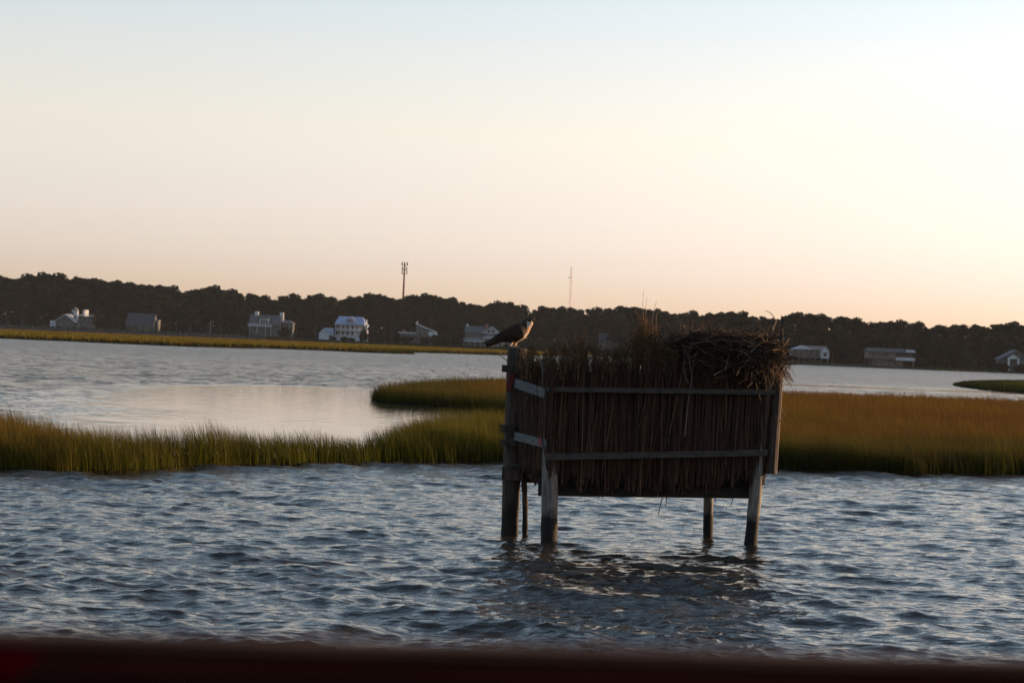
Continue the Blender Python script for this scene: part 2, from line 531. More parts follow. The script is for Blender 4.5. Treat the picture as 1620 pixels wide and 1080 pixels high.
SHORE = [(-2500, 650), (0, 655), (860, 655), (960, 650), (1000, 610), (1100, 600), (1250, 597), (1400, 600), (1500, 605), (1620, 622), (4000, 640)]
BANKZ = [(-2500, 1.7), (112, 1.9), (222, 1.9), (425, 1.6), (553, .95), (660, 1.2), (762, 1.1), (980, .95), (1282, .85), (1408, .45), (1600, .9), (4000, 1.5)]
def interp(tab, px):
    return float(np.interp(px, [t[0] for t in tab], [t[1] for t in tab]))
def land_z(px, d):
    sh = interp(SHORE, px)
    hz = interp(BANKZ, px)
    k = d - sh
    full = 160 if px < 900 else 30
    if k <= 0: return -.3
    lo = .38
    if k < 3: return -.3 + (lo + .3) * k / 3
    return lo + (hz - lo) * min(1, (k - 3) / (full - 3)) + max(0, (k - full)) * .004
def build_land():
    cols = list(range(-2500, 4001, 25))
    ks = [0, 1, 3, 8, 16, 30, 60, 100, 160, 240, 400, 800, 2000, 6000]
    vs = []; fs = []
    for px in cols:
        for k in ks:
            d = interp(SHORE, px) + k
            z = land_z(px, d)
            p = G(px, d, z)
            vs.append(tuple(p))
    n = len(ks)
    for i in range(len(cols) - 1):
        for j in range(n - 1):
            fs.append((i * n + j, (i + 1) * n + j, (i + 1) * n + j + 1, i * n + j + 1))
    mb = MB(); mb.v = vs; mb.f = fs; mb.c = [(1, 1, 1)] * len(vs); mb.mi = [0] * len(fs)
    o = mb.build("ground", M_land, smooth=True)
    tag(o, kind="structure")
    mb = MB()                                    # bare sandy bank on the right shore
    pts = [(1440, 0), (1470, 1), (1500, 1.2), (1530, 1), (1570, 0)]
    vs = []
    for px, w in pts:
        d = interp(SHORE, px)
        vs.append(tuple(G(px, d + 3.2, land_z(px, d + 3.2) + .03)))
        vs.append(tuple(G(px, d + 4 + w * 9, land_z(px, d + 4 + w * 9) + .05)))
    mb.add(vs, [(2 * i, 2 * i + 2, 2 * i + 3, 2 * i + 1) for i in range(len(pts) - 1)])
    tag(mb.build("sand_path", M_sand), kind="structure")
build_land()

# ------------------------------------------------------------------ marsh grass
def blades(name, x, y, z, h, w, lean_dir, lean, cols, tipcol, label):
    n = len(x)
    rng = np.random.default_rng(5)
    rot = rng.random(n) * math.pi
    # blades turn their faces every way; lean with the wind
    bx, by = np.cos(rot) * w / 2, np.sin(rot) * w / 2
    lx = np.cos(lean_dir) * lean * h; ly = np.sin(lean_dir) * lean * h
    V = np.zeros((n, 5, 3), dtype=np.float32)
    V[:, 0] = np.stack([x - bx, y - by, z], 1)
    V[:, 1] = np.stack([x + bx, y + by, z], 1)
    V[:, 2] = np.stack([x + bx * .75 + lx * .28, y + by * .75 + ly * .28, z + h * .58], 1)
    V[:, 3] = np.stack([x - bx * .75 + lx * .28, y - by * .75 + ly * .28, z + h * .58], 1)
    V[:, 4] = np.stack([x + lx, y + ly, z + h], 1)
    base = (np.arange(n) * 5)[:, None]
    L = np.concatenate([base + np.array([[0, 1, 2, 3]]), base + np.array([[3, 2, 4]])], 1).ravel()
    S_ = np.tile([4, 3], n)
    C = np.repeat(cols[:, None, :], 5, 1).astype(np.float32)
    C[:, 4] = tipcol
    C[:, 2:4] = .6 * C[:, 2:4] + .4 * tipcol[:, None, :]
    o = np_mesh(name, V.reshape(-1, 3), L, S_, M_grass, cols=C.reshape(-1, 3))
    tag(o, label, "grass", kind="stuff")
    return o

def mixc(a, b, t):
    return a[None, :] * (1 - t[:, None]) + b[None, :] * t[:, None]

def sample_poly(poly, dens, cap, rng, ymin=None, ymax=None):
    xs = np.array([p[0] for p in poly]); ys = np.array([p[1] for p in poly])
    y0, y1 = (ymin or ys.min()), (ymax or ys.max())
    n = int((xs.max() - xs.min()) * (y1 - y0) * dens)
    x = rng.uniform(xs.min(), xs.max(), n); y = rng.uniform(y0, y1, n)
    k = (np.abs(x / y) < .44)
    x, y = x[k], y[k]
    k = inside(x, y, poly)
    x, y = x[k], y[k]
    return x[:cap], y[:cap]

gold = np.array((.088, .056, .007)); rust = np.array((.074, .038, .009)); olive = np.array((.031, .041, .006))
green = np.array((.012, .019, .005)); yell = np.array((.070, .082, .008)); straw = np.array((.10, .065, .022))
def near_grass():
    rng = np.random.default_rng(21)
    parts = []
    for (a, b, dens) in ((28, 41, 1000), (41, 55, 420), (55, 75, 200), (75, 115, 70)):
        x, y = sample_poly(POLY_NEAR, dens, 10 ** 7, rng, a, b)
        parts.append((x, y))
    x = np.concatenate([p[0] for p in parts]); y = np.concatenate([p[1] for p in parts])
    ed = edge_dist(x, y, POLY_NEAR)
    x = x + rng.normal(0, .06, len(x)); y = y + rng.normal(0, .06, len(x))
    clump = vnoise(x * 1.6, y * 1.6, 31)
    big = vnoise(x * .16, y * .10, 33)
    spit = (x < 1) & (y < 60)
    px = 810 + F * x / y
    # height by place: tall at the far left of the spit, low in its middle, knee high elsewhere
    hb = np.interp(px, [-500, 0, 150, 260, 330, 420, 560, 640, 720, 1700], [.66, .62, .60, .50, .58, .48, .42, .58, .60, .50])
    hb = np.where(y > 62, .52, hb)
    h = hb * (.62 + .42 * clump + .28 * vnoise(x * 4.5, y * 4.5, 36)) * (1.14 - .6 * rng.random(len(x)) ** 1.6)
    h *= np.where(rng.random(len(x)) < .03, 1.22, 1.0)
    h *= np.clip(.62 + ed / .5, .62, 1)
    n = len(x)
    lean = rng.uniform(.05, .42, n); ld = math.pi + rng.normal(0, .9, n)
    w = np.clip(y * .00026, .008, .05) * rng.uniform(.7, 1.3, n)
    inner = np.where(y > 62, np.clip((ed - 2.2) / 3 + (big - .5) * .8, 0, 1), np.clip((ed - 2.5) / 7 + (big - .5) * .9, 0, 1))
    inner = np.where((px > 1150) & (y > 60), 1.0, inner)
    lowz = np.where(spit | ((px < 800) & (y < 62)), 1.0, 0.0)
    ca = mixc(green, olive, np.clip(clump * 1.3 - .1, 0, 1))
    cs = mixc(olive, yell, np.clip(vnoise(x * .9, y * .9, 41) * 1.4 - .3, 0, 1))
    cols = ca * (1 - lowz[:, None]) + cs * lowz[:, None]
    tcol = mixc(rust, gold, np.clip(vnoise(x * .35, y * .12, 44) * 1.5 - .25, 0, 1))
    inner_s = np.where(spit, np.clip((big - .3) * .5, 0, .3) + (px < 130) * .25, inner)
    cols = cols * (1 - inner_s[:, None]) + tcol * inner_s[:, None]
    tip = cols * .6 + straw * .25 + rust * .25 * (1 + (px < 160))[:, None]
    cols *= rng.uniform(.6, 1.25, n)[:, None]
    tip *= rng.uniform(.6, 1.25, n)[:, None]
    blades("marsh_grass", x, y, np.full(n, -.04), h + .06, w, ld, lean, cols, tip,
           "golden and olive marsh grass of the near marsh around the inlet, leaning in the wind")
near_grass()

def isle_grass():
    rng = np.random.default_rng(22)
    x, y = sample_poly(POLY_ISLE, 14, 10 ** 6, rng)
    ed = edge_dist(x, y, POLY_ISLE)
    n = len(x)
    h = .52 * rng.uniform(.6, 1.1, n) * np.clip(.5 + ed / 2, .5, 1)
    t = np.clip((ed - 3) / 8, 0, 1)
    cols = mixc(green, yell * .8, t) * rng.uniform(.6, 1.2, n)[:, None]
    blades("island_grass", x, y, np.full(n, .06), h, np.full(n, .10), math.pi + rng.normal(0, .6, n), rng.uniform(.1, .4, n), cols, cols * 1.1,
           "dark green grass on the small marsh island at the right edge")
isle_grass()

def far_grass():
    rng = np.random.default_rng(23)
    x1, y1 = sample_poly(POLY_FAR, 2.2, 10 ** 6, rng, 285, 420)
    x2, y2 = sample_poly(POLY_FAR, .9, 10 ** 6, rng, 420, 668)
    x = np.concatenate([x1, x2]); y = np.concatenate([y1, y2])
    ed = edge_dist(x, y, POLY_FAR)
    n = len(x)
    h = .60 * rng.uniform(.5, 1.1, n)
    band = vnoise(x * .02, y * .045, 51)
    cols = mixc(yell * .95, gold * 1.05, np.clip(band * 1.5 - .2, 0, 1))
    px = 810 + F * x / y
    rr = np.clip((y - 420) / 150, 0, 1) * (px < 500)
    cols = cols * (1 - rr[:, None] * .6) + rust[None, :] * 1.25 * rr[:, None] * .6
    g = np.clip(1 - ed / 9, 0, 1) * (y < 430)
    cols = cols * (1 - g[:, None]) + (green * .7)[None, :] * g[:, None]
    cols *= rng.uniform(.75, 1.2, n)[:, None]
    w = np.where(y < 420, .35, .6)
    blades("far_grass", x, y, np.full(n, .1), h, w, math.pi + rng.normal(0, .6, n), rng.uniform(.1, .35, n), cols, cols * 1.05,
           "yellow and rust coloured marsh grass of the long far marsh below the houses")
far_grass()

# ------------------------------------------------------------------ houses on the far shore
def house(name, label, px, py, d, yaw=0.0):
    """an Empty at the base; parts given in photo pixels from the base centre (right, up), depth in metres"""
    p = P(px, py, d)
    gz = land_z(px, d)
    p.z = min(p.z, gz + 1.2)
    root = empty(name, p, yaw)
    tag(root, label, "shed" if "shed" in name else "house")
    u = d / F
    class K: pass
    k = K(); k.root = root; k.u = u; k.drop = p.z - gz + .6
    def part(nm, boxes, mat, parent=None, label=None):
        m = MB()
        for q in boxes:
            if q[0] == 'p':      # prism with gable facing the camera: poly (x,z) px, y range m
                m.prism([(a * u, b * u) for a, b in q[1]], 'y', q[2], q[3])
            elif q[0] == 'q':    # side gable: poly (y m, z px) along x px range
                m.prism([(a, b * u) for a, b in q[1]], 'x', q[2] * u, q[3] * u)
            elif q[0] == 'h':    # hip roof: x0,x1,z0,z1,y0,y1,inset px
                x0, x1, z0, z1, y0, y1, ins = q[1:]
                ym = (y0 + y1) / 2
                m.add([(x0 * u, y0, z0 * u), (x1 * u, y0, z0 * u), (x1 * u, y1, z0 * u), (x0 * u, y1, z0 * u), ((x0 + ins) * u, ym, z1 * u), ((x1 - ins) * u, ym, z1 * u)],
                      [(0, 1, 5, 4), (1, 2, 5), (2, 3, 4, 5), (3, 0, 4), (3, 2, 1, 0)])
            else:
                x0, x1, z0, z1, y0, y1 = q[:6]
                rz = q[6] if len(q) > 6 else 0
                m.box(x0 * u, x1 * u, y0, y1, z0 * u if z0 is not None else -k.drop, z1 * u, rz=rz)
        o = m.build(nm, mat, parent or root)
        if label: o["label"] = label
        return o
    def wins(lst, y, mat=M_glass, frame=M_trim, fr=.09):
        for x0, x1, z0, z1 in lst:
            f = part("window", [(x0 - .25, x1 + .25, z0 - .25, z1 + .25, y - .06, y + .02)], frame)
            part("pane", [(x0, x1, z0, z1, y - .10, y - .063)], mat, f)
    def posts(nm, xs, z0, z1, y, w=.16, mat=M_trim):
        for x in xs:
            part(nm, [(x - w / u / 2, x + w / u / 2, z0, z1, y - w, y)], mat)
    def rail(x0, x1, z0, z1, y, mat=M_trim):
        m = MB()
        m.box(x0 * u, x1 * u, y - .05, y, z1 * u - .12, z1 * u)
        m.box(x0 * u, x1 * u, y - .05, y, z0 * u, z0 * u + .1)
        nb = int((x1 - x0) * u / .28)
        for i in range(nb + 1):
            xx = x0 * u + (x1 - x0) * u * i / max(1, nb)
            m.box(xx - .05, xx + .05, y - .04, y - .01, z0 * u + .1, z1 * u - .12)
        return m.build("railing", mat, root)
    k.part, k.wins, k.posts, k.rail = part, wins, posts, rail
    return k

# 1: gabled house with roof tower, far left
k = house("gabled_house", "grey gabled house with a small roof tower, leftmost of the far shore houses", 112, 519, 850)
k.part("wall", [(-24, 6, None, 10, 0, 9), (6, 33, None, 17, 2.5, 10)], M_greywall)
k.part("gable", [('p', [(-24, 10), (6, 10), (-9, 20)], -.003, 9)], M_greywall)
k.part("roof", [('p', [(-27, 9.6), (-25.5, 9.6), (-9, 20.6), (7, 9.6), (9, 9.6), (-9, 22)], -1.0, 9.5)], M_trim)
k.part("wing", [(-34, -24.1, None, 11, 1, 8)], M_white)
k.part("flat_roof", [(6, 34, 17, 19.5, 2, 10.4)], M_roofd)
t = k.part("roof_tower", [(-2, 6, 20, 29, 3, 6)], M_white)
k.part("tower_roof", [('p', [(-3.2, 28.8), (7.2, 28.8), (2, 33)], 2.6, 6.4)], M_roofg, t)
k.part("glint_room", [(15.5, 21.5, 19.5, 30, 4, 6, -.75)], M_trim)  # white room added for a sun glint, turned so a wall catches the sun
k.part("chimney", [(7.6, 9.6, 12, 26, 1.2, 1.8, -.7)], M_trim)
k.rail(-10, 34, 19.6, 22.5, 1.9)
k.wins([(-11, -7, 11, 16.5), (-18, -14, 3.5, 8), (-4, 1, 3.5, 8), (1, 3.2, 22, 26)], -.06)
k.wins([(14, 18, 3, 7.5), (20, 22, 3, 7.5), (24, 26, 3, 7.5), (10, 14, 11, 14), (22, 28, 11, 14.5)], 2.44)
k.posts("porch_post", [4, 8.5, 12], None, 10, 1.0)
# 2: dark barn-like house
k = house("dark_roofed_house", "long dark house almost all roof, right of the gabled house", 222, 524, 850)
k.part("wall", [(-23, 20, None, 9, 0, 9)], M_darkwall)
k.part("roof", [('q', [(-.8, 8.5), (4.5, 28.5), (9.8, 8.5)], -23.8, 20.8)], M_roofd)
k.part("wing", [(20.9, 26, None, 17, 2, 8)], M_darkwall)
k.part("wing_roof", [('q', [(1.6, 17), (5, 20), (8.4, 17)], 20.9, 27)], M_roofg)
k.wins([(-16, -11, 2.5, 7), (-4, 1, 2.5, 7), (8, 12, 2.5, 7), (15, 17, 2.5, 7)], -.02)
# 3: house with two white chimneys
k = house("two_chimney_house", "grey shingled house with two white chimneys and a balcony", 425, 534, 850)
k.part("wall", [(-31, 16, None, 19.5, 0, 9)], M_greywall)
k.part("roof", [('q', [(-.9, 19), (4.5, 36), (9.9, 19)], -32.5, 17.5)], M_roofg)
for cx in (-22.5, 17.5):
    k.part("chimney", [(cx - 3, cx + 3, 26, 41, 4.0, 5.4)], M_trim)
k.part("dormer", [(-15.5, -1.5, 19.5, 30, .3, 4)], M_white)
k.part("dormer_roof", [(-16.5, -.5, 30, 31.2, -.1, 4.2)], M_roofg)
k.part("deck", [(-33, 5, 17, 18.2, -1.8, -.01)], M_trim)
k.rail(-33, 5, 18.2, 21.6, -1.75)
k.posts("deck_post", [-30, -18, -5, 4], None, 17, -1.6)
k.wins([(-13.5, -11, 20.5, 28), (-9.8, -7.2, 20.5, 28), (-5.6, -3, 20.5, 28)], .26)
k.wins([(-21.5, -19, 22, 27), (5, 7.5, 22, 27)], .1)
k.wins([(-24, -20, 8, 14), (-12, -4, 8, 14), (6, 10, 8, 14)], -.02)
k.part("wing", [(17.6, 36, None, 14, 1, 8)], M_greywall)
k.part("porch_roof", [('h', 16, 39.5, 23.5, 29, -1.5, 8, 8)], M_roofg)
k.part("porch_wall", [(18, 37, 14.1, 23.4, 2, 7.5)], M_darkwall)
k.posts("porch_post", [18, 23, 27.5, 32, 36.5], 14.1, 23.5, -.6)
k.wins([(20, 22, 16, 21), (25, 29, 16, 21), (31, 35, 16, 21)], 1.96)
k.part("garden_wall", [(-30, -17, None, 6, -3.2, -2.8)], M_greywall)
# 4: white double-porch house
k = house("double_porch_house", "white house with two stacked porches and pale blue metal roof", 553, 541, 850)
k.part("wall", [(-21, 18, 9, 27, 2.4, 10)], M_white)
k.part("base", [(-25, 15, None, 9, .4, 9.5)], M_white)
k.part("roof", [('h', -25, 23.5, 28.2, 40.5, -.5, 11.3, 5)], M_roofb)
k.part("deck", [(-24, 17, 17.6, 19, .3, 2.39)], M_trim)
k.part("eave", [(-24.5, 22.5, 26.6, 28.1, 0, 11)], M_trim)
k.posts("column", [-23, -15.5, -8, -.5, 7, 13.5], 19, 26.6, .5, .24)
k.posts("column", [-23, -15.5, -8, -.5, 7], 9, 17.6, .5, .24)
k.rail(-23, 13.5, 19, 21.6, .42)
k.rail(-23, 7, 9, 11.6, .42)
k.wins([(-20.5, -17.5, 19.6, 25.4), (-13, -10.5, 19.6, 25.4), (-6, -3, 19.6, 25.4), (2, 5, 19.6, 25.4), (9, 11, 19.6, 25.4)], 2.36)
k.wins([(-20.5, -17, 10, 16), (-13.5, -10, 10, 16), (-6, -2, 10, 16), (1.5, 5, 10, 16)], 2.36)
dm = k.part("dormer", [(-5, 5, 30.5, 36, .8, 4.4)], M_white)
k.part("dormer_roof", [('p', [(-7, 35.6), (7, 35.6), (0, 40.2)], .4, 5)], M_roofb, dm)
for x in (-3.6, 0, 3.6):
    k.part("window", [(x - 1.1, x + 1.1, 31.2, 35.2, .72, .797)], M_glass)
k.part("bay", [(18.1, 26.5, None, 27, 3.5, 8.5, .0)], M_white)
k.part("bay_roof", [('h', 17.6, 28, 27.05, 30.5, 2.9, 9.1, 3)], M_roofb)
k.part("side_gable", [('q', [(3.4, 28.2), (8.6, 28.2), (6, 37)], 14, 24.5)], M_white)
k.wins([(20, 22, 20, 25), (20, 22, 11, 16)], 3.46)
k.part("window", [(26.51, 26.7, 19, 25, 4.2, 7.8)], M_glass)
k.part("stairs", [(-4 + i * .5, 3 - i * .5, -1 + 1.5 * i, .5 + 1.5 * i, -2.4 + .45 * i, .38) for i in range(6)], M_trim)
k = house("garden_shed", "white gabled shed directly left of the double porch house", 515, 539, 848)
k.part("wall", [(-11, 11, None, 12, 0, 6)], M_white)
k.part("gable", [('p', [(-11, 12), (-2.5, 20), (-2.0, 20), (-.5, 12)], 0, 6)], M_white)
k.part("roof", [('p', [(-12, 11.4), (-2.6, 20.8), (10.5, 20.8), (12.4, 12), (12, 11.6), (-.5, 12.1), (-2.4, 19.6), (-11, 11.4)], -.3, 6.4)], M_roofb)
k.part("door", [(5, 9.5, 0, 9.5, -.06, -.002)], M_darkwall)
# 5: shed-roofed house
k = house("slant_roof_house", "grey house with one steep slanting roof and a low flat wing", 660, 544, 850)
k.part("wall", [('p', [(-3, -3), (25, -3), (25, 20), (-3, 31.5)], 0, 8)], M_greywall)
k.part("roof", [('p', [(-4, 31.6), (27.5, 20), (27.5, 21.2), (-4, 33)], -.6, 8.6)], M_white)
k.part("wing", [(-28, -3.1, None, 16, 2, 8)], M_greywall)
k.part("wing_roof", [(-31, -3.1, 16.05, 18, .4, 8.6)], M_trim)
k.part("chimney", [(-3, -.8, 31, 36, 3, 3.8)], M_trim)
k.part("chimney", [(-25, -19, 18.05, 21.5, 4, 5.2)], M_brick)
k.wins([(1, 6, 14, 21), (9.5, 14, 14, 19.5), (2, 6, 3, 9), (10, 20, 3, 9)], -.03)
k.wins([(-25, -22, 5, 12), (-18, -14, 5, 12), (-10, -5, 5, 12)], 1.96)
k.part("balcony", [(-1, 26, 11, 12.2, -1.6, -.05)], M_brown)
k.rail(-1, 26, 12.2, 15, -1.55, M_brown)
k.part("lit_balcony_end", [(21, 27, 11.5, 20, -.9, 3.5, -.55)], M_trim)  # pale turned block added for the sunlit end of the balcony
k.posts("deck_post", [0, 12, 24], None, 11, -1.4, mat=M_brown)
# 6: house partly behind the bird
k = house("terraced_house", "grey house with decks and a front gable, behind the bird", 762, 549, 850)
k.part("wall", [(-27, 4, None, 22, 0, 9), (4.1, 27, None, 22, -1.5, 8)], M_greywall)
k.part("roof", [('q', [(-.8, 21.6), (4.5, 33), (9.8, 21.6)], -28, 4)], M_roofg)
k.part("gable", [('p', [(1, 22.05), (29, 22.05), (15, 32)], -1.5, 8)], M_white)
k.part("gable_roof", [('p', [(-1, 21.6), (.8, 21.6), (15, 32.3), (29.2, 21.6), (31, 21.6), (15, 34)], -2.2, 8.4)], M_trim)
k.part("chimney", [(-25.5, -22.5, 27, 36, 4, 5)], M_trim)
k.part("chimney", [(4, 9, 28, 37, 3.5, 5)], M_brick)
k.part("deck", [(-30, 3, 8, 9.4, -2.6, -.02), (2, 28, 13.8, 15, -3.6, -1.53)], M_trim)
k.rail(-30, 3, 9.4, 13, -2.55)
k.rail(3.1, 28, 15, 18, -3.55)
k.posts("deck_post", [-29, -20, -11, -2], None, 8, -2.4)
k.posts("deck_post", [5, 12, 19, 26], None, 13.8, -3.4)
k.wins([(-10, -4, 16, 20.5), (-22, -17, 16, 20.5), (-20, -12, 10.5, 14), (-24, -18, 1, 6)], -.03)
k.wins([(8, 13, 23.5, 27.5), (15, 20, 23.5, 27.5), (8, 20, 4, 11)], -1.55)
# 7: house mostly hidden behind the brush on the blind
k = house("hidden_house", "pale roofed house seen faintly through the dry brush on the blind", 978, 553, 820)
k.part("wall", [(-30, 28, None, 15, 0, 9)], M_darkwall)
k.part("roof", [('q', [(-.8, 14.6), (4.5, 26), (9.8, 14.6)], -31, 29)], M_roofd)
k.part("chimney", [(2, 9, 22, 32, 3.8, 5)], M_brick)
k.wins([(-24, -20, 4, 11), (-14, -8, 4, 11), (0, 6, 4, 11), (14, 20, 4, 11)], -.03)
# 8: low white house on pilings
k = house("piling_house", "low white house with a sunlit window, right behind the nest", 1282, 573, 634)
k.part("wall", [(-28, 27, 8, 20, 0, 9)], M_greywall)
k.part("front_gable", [('p', [(-28.5, 20.05), (4, 20.05), (-13, 26)], -.5, 6)], M_white)
k.part("roof", [('q', [(-.9, 19.8), (4.5, 26.5), (9.9, 19.8)], -14, 28)], M_roofg)
k.part("end_room", [(15, 28, 7, 17.5, -1.6, -.05)], M_white)
k.part("end_roof", [('p', [(13.5, 17.5), (29.5, 17.5), (21.5, 22.6)], -2, 4)], M_white)
k.part("deck", [(-31, 15, 7, 8, -2.2, 8.8)], M_brown)
k.rail(-31, 14.5, 8.05, 11, -2.1, M_greywall)
k.posts("piling", [-29, -20, -11, -2, 7, 16, 26], None, 7, -1.3, .3, M_brown)
k.wins([(-26, -21, 12.5, 18), (-19, -13, 12.5, 18), (-11, -8, 12.5, 18), (-5, -1, 12.5, 18), (4, 8, 12.5, 17)], -.55)
k.wins([(19, 24, 10.5, 15.5)], -1.65)
# 9: long house over the water's edge
k = house("long_two_storey_house", "long cream house with open ground floor and an end balcony", 1408, 580, 630)
k.part("wall", [(-34, 8, 12, 23, 0, 8)], M_cream)
k.part("roof", [('q', [(-1.2, 22.8), (2.8, 29), (8.8, 23.5)], -37, 39)], M_roofd)
k.part("balcony_room", [(8.1, 37, 12, 22.6, 2.2, 8)], M_darkwall)
k.part("balcony", [(8.1, 38.5, 10.6, 12, -.6, 2.19)], M_trim)
k.part("balcony_front", [(8.1, 38.5, 12, 15.5, -.6, -.5)], M_white)
k.part("roof_box", [(25, 38.5, 24, 27.5, -.3, 2)], M_trim)
k.part("ground_floor", [(-23, 22, None, 11.9, 1.5, 7.5)], M_cream)
k.posts("post", [-33, -24, -2, 8, 20, 37], None, 12, 0.2, .28, M_brown)
k.wins([(-30, -24, 15.5, 20.5), (-20, -18, 15.5, 20.5), (-14, -12, 15.5, 20.5), (-9, -4, 15.5, 20.5), (2, 4, 15.5, 20.5)], -.03)
k.wins([(-4, -1, 3, 7), (10, 17, 2, 8)], 1.46, mat=M_brick)
# 10: small gabled house at the right edge
k = house("right_edge_house", "small gabled house with a white porch, cut by the right edge", 1604, 583, 640)
k.part("wall", [(-18, 40, None, 15, 2, 9)], M_greywall)
k.part("roof", [('p', [(-22, 14), (-20, 14), (6, 28), (32, 14), (34, 14), (6, 30)], 1.4, 9.6)], M_roofg)
k.part("gable", [('p', [(-19.5, 15.05), (31.5, 15.05), (6, 27.5)], 2.0, 9)], M_darkwall)
k.part("porch_gable", [('p', [(-10, 15.5), (7, 15.5), (-1.5, 21.5)], -.6, 1.95)], M_trim)
k.posts("porch_post", [-9, 6], None, 15.5, -.2, .55)
k.part("porch_wall", [(-8, 5, None, 15.4, 1.2, 1.94)], M_darkwall)
k.wins([(1, 5, 18, 23), (9, 12, 18, 23)], 1.96)
k.wins([(12, 18, 6, 11), (22, 28, 6, 11)], 1.96)

# small things on the shore
def white_stand():
    p = P(333, 523, 835)
    r = empty("lamp_stand", p); tag(r, "white post with a short flat arm, left of the two chimney house", "post")
    m = MB(); m.box(-.18, .18, -.15, .15, -1.2, 3.6); m.build("post", M_greywall, r)
    m = MB(); m.box(-.2, 1.2, -.3, .3, 3.6, 3.95); m.build("arm", M_greywall, r)
white_stand()
def bulkhead(px0, px1, d, ztop, name, label, n):
    a = G(px0, d, 0); b = G(px1, d, 0)
    r = empty(name, (a.x, a.y, land_z(px0, d)))
    tag(r, label, "bulkhead")
    ox, oy, oz = r.location
    w = MB(); c_ = MB()
    N = 60
    for i in range(N):
        q0, q1 = px0 + (px1 - px0) * i / N, px0 + (px1 - px0) * (i + 1) / N
        p0, p1 = G(q0, d, land_z(q0, d)), G(q1, d, land_z(q1, d))
        z0 = min(p0.z, p1.z)
        w.add([(p0.x - ox, p0.y - oy, z0 - .4 - oz), (p1.x - ox, p1.y - oy, z0 - .4 - oz), (p1.x - ox, p1.y - oy, p1.z + ztop - oz), (p0.x - ox, p0.y - oy, p0.z + ztop - oz),
               (p0.x - ox, p0.y - oy + .2, z0 - .4 - oz), (p1.x - ox, p1.y - oy + .2, z0 - .4 - oz), (p1.x - ox, p1.y - oy + .2, p1.z + ztop - oz), (p0.x - ox, p0.y - oy + .2, p0.z + ztop - oz)],
              [(0, 1, 2, 3), (4, 7, 6, 5), (3, 2, 6, 7), (0, 3, 7, 4), (1, 5, 6, 2)])
    w.build("plank_wall", M_bulk, r)
    for i in range(n):
        q = px0 + (px1 - px0) * (i + .5) / n
        p = G(q, d, land_z(q, d))
        m = MB(); m.box(p.x - ox - .16, p.x - ox + .16, p.y - oy - .32, p.y - oy - .003, -1 + p.z - oz, p.z + ztop + .35 - oz)
        m.build("pile", M_bulk, r)
bulkhead(-300, 420, 672, 1.15, "wooden_bulkhead", "low grey wooden bulkhead along the lawn behind the far left marsh", 40)
bulkhead(1240, 1900, 603.5, .25, "shore_bulkhead", "dark low bulkhead along the right shore", 30)

# ------------------------------------------------------------------ towers
def cell_tower():
    d = 1200
    base = P(638.6, 478, d); top = P(641.6, 415.5, d)
    bz = 1.0
    r = empty("cell_tower", (base.x - .3, d, bz)); tag(r, "tall brown cell tower with three tiers of antennas above the trees", "tower")
    hh = top.z - bz
    m = MB(); m.tube([(0, 0, 0), (0, 0, hh * .5), (0, 0, hh)], [1.1, .75, .42], 10); m.build("pole", M_steel, r, smooth=True)
    u = d / F
    for z, w, lab in ((hh - 2 * u, 5 * u, 0), (hh - 9.3 * u, 4.2 * u, 1), (hh - 15.5 * u, 4.6 * u, 2)):
        fr = MB()
        for s in range(3):
            a0 = s * 2.094 + .5; a1 = a0 + 2.094
            p0 = (math.cos(a0) * w, math.sin(a0) * w, z - .8); p1 = (math.cos(a1) * w, math.sin(a1) * w, z - .8)
            fr.beam(p0, p1, .3, .3); fr.beam((0, 0, z - .8), p0, .25, .25)
        f = fr.build("antenna_frame", M_steel, r)
        for s in range(6):
            a0 = s * 1.047 + .5
            x, y = math.cos(a0) * w * .93, math.sin(a0) * w * .93
            if lab == 2 and s % 2: continue
            m = MB(); m.box(x - .28, x + .28, y - .2, y + .2, z - 1.0, z + 1.0); m.build("antenna", M_steel, f)
cell_tower()
def mast():
    d = 3000
    top = P(903.8, 427, d); base = P(901.5, 492, d)
    bz = 1.0
    r = empty("radio_mast", (base.x - .6, d, bz)); tag(r, "thin pale radio mast standing far behind the trees", "mast")
    hh = top.z - bz; w = 1.5
    m = MB()
    for a in range(3):
        x, y = math.cos(a * 2.094) * w, math.sin(a * 2.094) * w
        m.tube([(x, y, 0), (x, y, hh)], .28, 5)
    z = 0
    while z < hh - 3:
        for a in range(3):
            p = (math.cos(a * 2.094) * w, math.sin(a * 2.094) * w, z)
            q = (math.cos((a + 1) * 2.094) * w, math.sin((a + 1) * 2.094) * w, z + 3)
            m.tube([p, q], .12, 4, cap=False)
        z += 3
    m.build("lattice", M_mast, r)
    m = MB(); m.tube([(0, 0, hh), (0, 0, hh + 4)], .5, 6); m.build("top_antenna", M_steel, r)
    m = MB(); m.box(-4.5, 0, -.3, .3, hh - 12, hh - 11); m.build("side_arm", M_mast, r)
mast()

